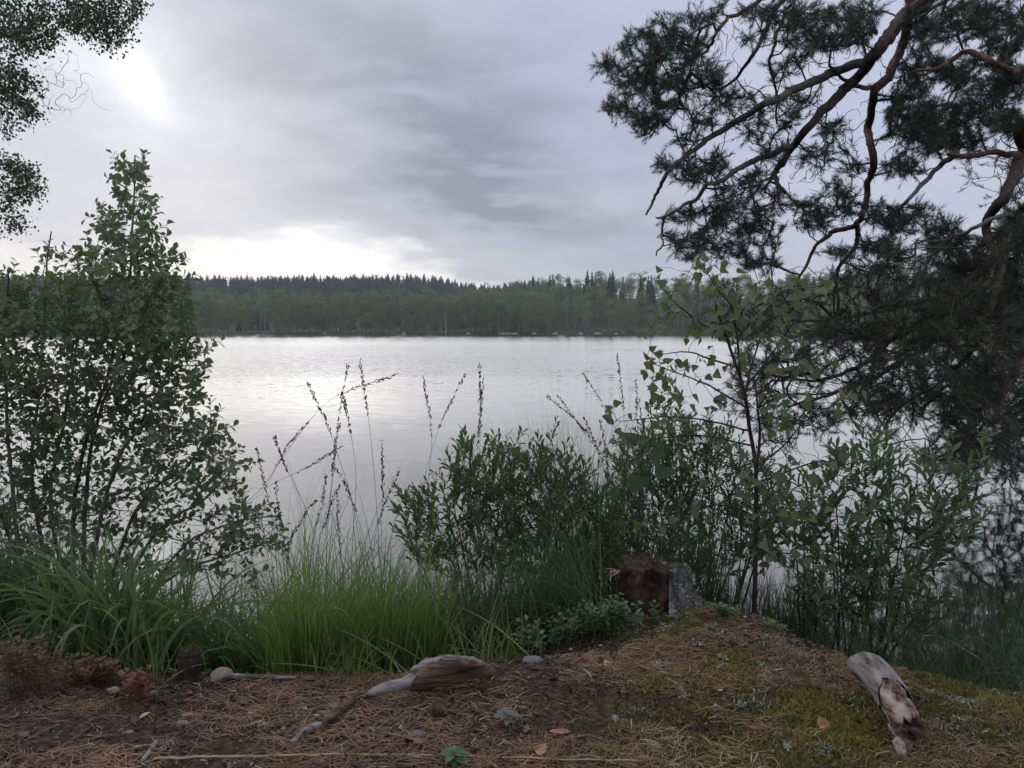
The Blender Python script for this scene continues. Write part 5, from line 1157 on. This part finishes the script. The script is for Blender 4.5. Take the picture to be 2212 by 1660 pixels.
# --- broken root with peeled shell
YB = G(1960, 1612)[1]; p_ = [D(1850, 1436, YB + .30), D(1882, 1446, YB + .22), D(1912, 1482, YB + .14), D(1938, 1525, YB + .07), D(1962, 1572, YB + .01)]
br = thing('broken_root', 'thick grey root snapped off to a splintered pinkish end', 'root', G(1925, 1550))
C = curve(p_, .012); n_c = len(C); sides = 24; tt, U, B = frames(C); an = np.linspace(0, 2 * np.pi, sides, endpoint=False)
L_ = np.interp(np.linspace(0, 1, n_c), [0, .15, .5, 1], [.026, .040, .043, .041]); end = (.70 + .12 * (fbm(an * 2.2, an * 0 + 3, 8) - .5) * 2 + rng.uniform(-.03, .03, sides) + .14 * np.cos(an - 2.2)) * n_c
V = []
for i in range(n_c):
    ii_ = np.minimum(i, end); c_i = np.stack([np.interp(ii_, np.arange(n_c), C[:, j]) for j in range(3)], 1)
    V.append(c_i + (L_[i] * (1 + .10 * (fbm(an * 2.5, an * 0 + i * .02, 44) - .5) + .05 * (vn(an * 12, an * 0 + i * .01, 45) - .5)))[:, None] * (np.cos(an)[:, None] * U[i] + np.sin(an)[:, None] * B[i]))
V = np.array(V).reshape(-1, 3); i = (np.arange(n_c - 1)[:, None] * sides); j = np.arange(sides)[None]; j2 = (j + 1) % sides
q4 = np.stack([i + j, i + j2, i + sides + j2, i + sides + j], -1).reshape(-1, 4); T = np.concatenate([q4[:, [0, 1, 2]], q4[:, [0, 2, 3]]])
part('bark', (V, T), MAT['silver_wood_deep'], br)
C2 = C[int(n_c * .4):]; k2 = len(C2); tt, U, B = frames(C2); V = []
for i in range(k2):
    f = i / (k2 - 1); r_ = L_[int(n_c * .4) + i] * .84 * (1 - .05 * f) * (1 + .10 * (fbm(an * 3, an * 0 + f * 6, 5) - .5) * 2 * min(1, f * 3)) + rng.normal(0, .0022, sides)
    ax_j = (f > .9) * rng.uniform(-.010, .014, sides)
    V.append(C2[i] + r_[:, None] * (np.cos(an)[:, None] * U[i] + np.sin(an)[:, None] * B[i]) + ax_j[:, None] * tt[i])
V = np.array(V).reshape(-1, 3); i = (np.arange(k2 - 1)[:, None] * sides); q4 = np.stack([i + j, i + j2, i + sides + j2, i + sides + j], -1).reshape(-1, 4); T = np.concatenate([q4[:, [0, 1, 2]], q4[:, [0, 2, 3]]])
V = np.vstack([V, C2[-1] - tt[-1] * .035]); jj = np.arange(sides); T = np.vstack([T, np.stack([np.full(sides, len(V) - 1), (k2 - 1) * sides + jj, (k2 - 1) * sides + (jj + 1) % sides], 1)])
spw = part('splintered_wood', (V, T), MAT['split_wood'], br)
for k in range(16):
    a = rng.uniform(0, 6.28); b0 = C2[-3] + L_[-3] * .9 * (math.cos(a) * U[-3] + math.sin(a) * B[-3]); q_ = b0 + tt[-1] * rng.uniform(.015, .035) + rng.normal(0, .003, 3)
    part('splinter', tube(np.array([b0, (b0 + q_) / 2, q_]), [.004, .003, .0006], 4), MAT['split_wood'], spw)
a = G(1955, 1600, .0); b = G(1945, 1640, .004); Cc = curve([a + [0, 0, .008], (a + b) / 2 + [0, 0, .010], b], .01); tag(solo('root_knob', tube(Cc, np.interp(np.linspace(0, 1, len(Cc)), [0, .4, 1], [.012, .022, .012]), 10, rough=.12), MAT['split_wood'], b), 'short pale root knob below the snapped grey root', 'root')
# --- small dark stub
q = G(405, 1466); st = thing('broken_stub', 'small dark mossy stub of a broken trunk among sedge', 'stump', q)
C = curve([q - [.01, 0, .03], q + [.0, 0, .025], q + [.008, .0, .055], q + [.012, 0, .078]], .012); part('trunk', tube(C, np.interp(np.linspace(0, 1, len(C)), [0, .25, .55, .8, 1], [.034, .026, .028, .033, .027]), 12, rough=.07), MAT['dark_stub'], st)
btp = part('broken_top', shift(blob((0, 0, 0), .03, 3, 3, .3, (1.15, 1, .5)), C[-1] + [0, 0, .0]), MAT['dark_stub'], st)
k = 160; a = rng.uniform(0, 6.28, k); P = C[-1] + np.stack([np.cos(a) * .03 * rng.random(k), np.sin(a) * .03 * rng.random(k), .012 + 0 * a], 1); part('moss', place(leaf_template([0, .5, 1], [0, .22, 0], .3, .2), P, rdir(k) + [0, 0, .6], rdir(k), .010, rng.random(k) * .5), MAT['moss'], btp, kind='stuff')
# --- sticks, straw, twigs
def stick(name, label, cat_, pts, r0, r1, mat, rough=.06, sides=8, group=None):
    C = curve(pts, .012, .0008); return solo(name, tube(C, taper(len(C), r0, r1), sides, rough=rough), MAT[mat], pts[0], label, cat_, group)
stick('driftwood_stick', 'smooth white bleached stick lying at the bank edge', 'stick', [G(456, 1474, .008), G(500, 1470, .012), G(560, 1469, .010), G(640, 1471, .008)], .009, .005, 'silver_wood')
stick('fallen_twig', 'short grey twig lying beside the long yellow straw', 'twig', [G(305, 1655, .006), G(325, 1632, .010), G(340, 1608, .010)], .006, .004, 'silver_wood')
stick('straw', 'long yellow straw stem lying across the needles', 'straw', [G(330, 1645, .006), G(620, 1640, .008), G(900, 1638, .008), G(1180, 1645, .006), G(1400, 1648, .005)], .0032, .0018, 'straw')
for (x0, y0, x1, y1, m_, lab) in [(850, 1652, 960, 1650, 'dead_wood_bark', 'crooked dark twig just below the yellow straw'), (880, 1570, 900, 1550, 'dead_wood_bark', 'short upright twig end below the old root'), (1240, 1640, 1330, 1658, 'dead_wood_bark', 'curved pale twig on dark soil'), (960, 1525, 1005, 1500, 'dead_wood_bark', 'grey twig leaning on the hollow end of the root'), (860, 1560, 800, 1590, 'silver_wood', 'pale stick fragment beside the fallen cone'), (1280, 1475, 1255, 1450, 'silver_wood', 'tiny pale twig beside the grey lichen'), (1700, 1395, 1830, 1412, 'dead_wood_bark', 'dark bent twig on the crest of the bank')]:
    a, b = G(x0, y0, .005), G(x1, y1, .005); stick('fallen_twig', lab, 'twig', [a, (a * .6 + b * .4) + [.0, .004, .010], b], .0036, .002, m_, .12, 6)
# --- pine cone
q = G(945, 1545, .018); e = solo('pine_cone', cone_geo(q + [-.022, 0, 0], np.array([.9, -.35, .15]), .048, .023, 8, 9), MAT['cone'], q, 'open brown pine cone lying among needles below the root', 'cone', smooth=False)
stick('cone_stalk', 'thin grey twig hanging below the pine cone', 'twig', [G(955, 1560, .006), G(950, 1585, .006), G(940, 1605, .004)], .0022, .0015, 'dead_wood_bark')
# --- stones
for i, (x, y, r_, sq, m_, lab) in enumerate([(480, 1466, .030, (1.15, .8, .75), 'stone_pink', 'rounded pinkish stone above the white stick'), (1150, 1430, .024, (1.25, .8, .5), 'stone_grey', 'flat grey stone beside the broken root end'), (245, 1495, .016, (1.2, .8, .6), 'stone_pink', 'small pinkish pebble below the red seedling'), (395, 1570, .016, (1.2, .8, .7), 'stone_grey', 'small pale pebble near the orange leaf'), (280, 1583, .008, (1.3, .9, .5), 'stone_pale', 'tiny pale pebble in dark litter'), (330, 1500, .012, (.8, 1, .6), 'stone_grey', 'little grey chip below the red seedling'), (905, 1588, .018, (1.5, .8, .35), 'stone_grey', 'dark blue-grey bark chip beside the cone stalk'), (50, 1590, .012, (1.2, .8, .5), 'stone_grey', 'small grey pebble on bare dark litter')]):
    p = G(x, y); solo('pebble' if r_ < .02 else 'stone', blob(p + [0, 0, r_ * sq[2] * .45], r_, i + 4, 3, .18, sq), MAT[m_], p, lab, 'stone')
p = np.array([D(1812, 1360, 2.95)[0], 2.95, WATER]); solo('boulder', blob(p + [0, 0, .0], .20, 2, 4, .16, (.62, .55, 1.25)), MAT['stone_pale'], p, 'pale rounded boulder in the shallow water behind the bank', 'boulder')
# --- fallen leaves and bark flakes
def flat_leaf(x, y, s_, az_, m_, lab, tpl=L_BIRCH, tilt=.35, name='fallen_leaf', cat_='leaf'):
    p = G(x, y, .008); V, T, tn = place(tpl, [p], [[math.cos(az_), math.sin(az_), .15]], [[rng.normal(0, .2), -tilt, 1]], [s_]); solo(name, (V, T), MAT[m_], p, lab, cat_, smooth=False)
flat_leaf(1222, 1392, .050, .8, 'pale_leaf', 'pale orange dead leaf standing beside the cowberry', tilt=1.6)
flat_leaf(1765, 1575, .045, .1, 'dead_leaf', 'orange-brown dead leaf near the snapped root', tilt=.9)
flat_leaf(390, 1552, .036, .2, 'dead_leaf', 'narrow orange dead leaf on dark litter', L_LONG, .5)
flat_leaf(1305, 1442, .030, .4, 'pale_leaf', 'small curled pale leaf on needles below the cowberry', tilt=.9)
flat_leaf(1258, 1362, .024, 1.4, 'pale_leaf', 'small yellow leaf caught under the cowberry', tilt=1.4)
flat_leaf(300, 1560, .040, 1.2, 'pale_leaf', 'shrivelled tan leaf on the needles', L_LONG, .6)
flat_leaf(955, 1425, .03, .6, 'dead_leaf', 'brown curled leaf on the hollow end of the old root', tilt=1.0)
flat_leaf(1180, 1632, .040, 2.6, 'dead_leaf', 'brown dead leaf beside the green seedling', tilt=.4)
for (x, y, s_, lab) in [(900, 1606, .055, 'reddish pine bark flake above the yellow straw'), (1210, 1585, .045, 'reddish pine bark flake on the needles'), (1390, 1640, .03, 'small dull bark flake near the moss')]:
    p = G(x, y, .006); V, T, _ = blob(p, s_ * .5, int(x), 2, .3, (1.2, .55, .14)); solo('bark_flake', (V, T), MAT['flake'], p, lab, 'bark', smooth=False)
for (x, y, s_) in [(1420, 1438, .030), (1500, 1395, .024), (1560, 1425, .028), (1380, 1540, .022), (1640, 1440, .02), (1330, 1560, .02), (1600, 1530, .018), (1480, 1510, .018), (1700, 1620, .02), (2010, 1500, .022), (2080, 1560, .016)]:
    p = G(x, y, .004); m_ = int(rng.integers(18, 60)); Pq = p + rng.normal(0, 1, (m_, 3)) * [s_ * rng.uniform(.2, .6), s_ * rng.uniform(.2, .4), s_ * .08] + [0, 0, .003]
    solo('lichen_clump', place(leaf_template([0, .5, 1], [.08, .25, .1], .3, .5), Pq, rdir(m_) + [0, 0, .6], rdir(m_), rng.uniform(.004, .010, m_), .45 + .5 * rng.random(m_)), MAT['lichen'], p, 'small silvery lichen clump lying loose on the mossy mound', 'lichen', 'silvery lichen clumps on the mound')
# --- cowberry and seedlings
def sprig_plant(name, label, cat_, spots, h, per, tpl, size, mat, stem='willow_bark', spread=R(62), bend=.5, group=None, upn=.8):
    b0 = np.mean([s for s in spots], 0); e = thing(name, label, cat_, spots[0], group); stems = []; PP, AA, NN = [], [], []
    for s in spots:
        hh = h * rng.uniform(.6, 1.2); a = rng.uniform(0, 6.28); dv = np.array([math.cos(a), math.sin(a), 0]) * hh * bend * rng.random(); tp = s + dv + [0, 0, hh]; C = curve([s - [0, 0, .01], (s + tp) / 2 + dv * .15, tp], .015)
        stems.append(tube(C, taper(len(C), .0015, .0008), 4, False))
        for i in range(per):
            f = .35 + .65 * (i + .5) / per; c0 = C[int(f * (len(C) - 1))]; a2 = i * 2.4 + rng.normal(0, .3); rd = np.array([math.cos(a2), math.sin(a2), 0]); PP.append(c0); AA.append(rd * math.sin(spread) + np.array([0, 0, math.cos(spread)])); NN.append(np.array([0, 0, 1.]) * upn - rd * .5 + rng.normal(0, .2, 3))
    part('stems', cat(stems), MAT[stem], e, kind='stuff'); k = len(PP)
    part('leaves', place(tpl, PP, AA, NN, size * rng.uniform(.7, 1.2, k)), MAT[mat], e, kind='stuff'); return e
def gspots(poly, k):
    a = np.array(poly); out = []
    while len(out) < k:
        x, y = rng.uniform(a[:, 0].min(), a[:, 0].max()), rng.uniform(a[:, 1].min(), a[:, 1].max())
        if inside(poly, x, y): out.append(G(x, y))
    return out
sprig_plant('cowberry_bush', 'leafy green cowberry bush growing against the stump', 'shrub', gspots([(1125, 1425), (1160, 1395), (1240, 1375), (1330, 1350), (1390, 1360), (1340, 1375), (1240, 1395), (1180, 1412), (1140, 1428)], 90), .105, 12, L_COWB, .023, 'cowberry_leaf')
sprig_plant('cowberry_sprig', 'single green cowberry sprig in front of the stump split face', 'plant', [G(1412, 1352), G(1416, 1350)], .085, 13, L_COWB, .026, 'cowberry_leaf', bend=.1)
sprig_plant('cowberry_sprig', 'low cowberry sprigs at the foot of the grey stump bark', 'plant', gspots([(1540, 1338), (1590, 1338), (1590, 1346), (1540, 1346)], 7), .06, 10, L_COWB, .024, 'cowberry_leaf')
sprig_plant('cowberry_sprig', 'cowberry sprigs on the crest beyond the stump and sapling', 'plant', gspots([(1640, 1358), (1690, 1362), (1690, 1370), (1640, 1366)], 5), .035, 9, L_COWB, .024, 'cowberry_leaf')
sprig_plant('cowberry_sprig', 'small cowberry leaves at the bank edge below the bright grass', 'plant', gspots([(700, 1455), (800, 1452), (880, 1445), (880, 1455), (760, 1462)], 16), .03, 8, L_COWB, .018, 'cowberry_leaf')
sprig_plant('rust_shrub', 'withered rust-brown bilberry shrub at the edge of the bank', 'shrub', gspots([(0, 1490), (110, 1470), (150, 1485), (110, 1505), (10, 1510)], 30), .15, 13, L_WILLOW, .020, 'rust_leaf', upn=.3)
sprig_plant('rust_shrub', 'low brown withered twigs beside the rust-brown shrub', 'shrub', gspots([(150, 1470), (260, 1462), (260, 1480), (160, 1495)], 26), .07, 12, L_WILLOW, .02, 'rust_leaf', upn=.3)
sprig_plant('red_seedling', 'small bilberry seedling with red autumn leaves', 'plant', gspots([(250, 1500), (330, 1495), (320, 1515), (260, 1518)], 11), .075, 8, L_WILLOW, .023, 'red_leaf', upn=.4)
def rosette(name, label, x, y, ls, mat, s0, h):
    p = G(x, y); e = thing(name, label, 'plant', p); C = curve([p - [0, 0, .01], p + [0, 0, h * .5], p + [.004, 0, h]], .01); part('stem', tube(C, .0016, 5), MAT['willow_bark'], e)
    me = mesh('leaf', *L_COWB, smooth=True); me.materials.append(MAT[mat])
    for i in range(ls):
        a = i * 2.4; rd = np.array([math.cos(a), math.sin(a), .35 * rng.random()]); leaf_obj(me, C[-1 - i % 3], rd, np.array([0, -.25, 1.]), s0 * rng.uniform(.8, 1.2), e)
rosette('green_seedling', 'small dark green seedling with a star of glossy leaves', 980, 1652, 8, 'cowberry_leaf_single', .036, .03)
rosette('grey_seedling', 'wilted grey-green seedling on a bent stem among needles', 1092, 1585, 7, 'grey_leaf_single', .03, .05)
# --- bleached dead stems arching out of the shaded water
for i, (pp, lab) in enumerate([([(1995, 1240, 2.9), (2060, 1270, 2.85), (2120, 1320, 2.8), (2165, 1390, 2.75)], 'pale bleached stem arching down to the dark water'), ([(1975, 1375, 2.6), (2030, 1375, 2.6), (2085, 1405, 2.55), (2130, 1450, 2.5)], 'white lichen-crusted stem arching over the mossy bank'), ([(2010, 1395, 2.55), (2040, 1410, 2.52), (2035, 1440, 2.5)], 'short white forked twig under the arching white stem'), ([(2180, 1130, 3.2), (2160, 1200, 3.15), (2150, 1260, 3.1)], 'thin grey upright stem in the dark water')]):
    P = [D(*q_) for q_ in pp]; e0 = P[-1].copy(); e0[2] = float(max(ground_h(e0[0], e0[1]), WATER)) - .02; s0 = P[0].copy()
    C = curve(P + [e0], .02, .0015); solo('bleached_twig', tube(C, taper(len(C), .0014, .0038), 6, rough=.25), MAT['stump_bark'], e0, lab, 'stem', 'bleached stems at the shaded water')
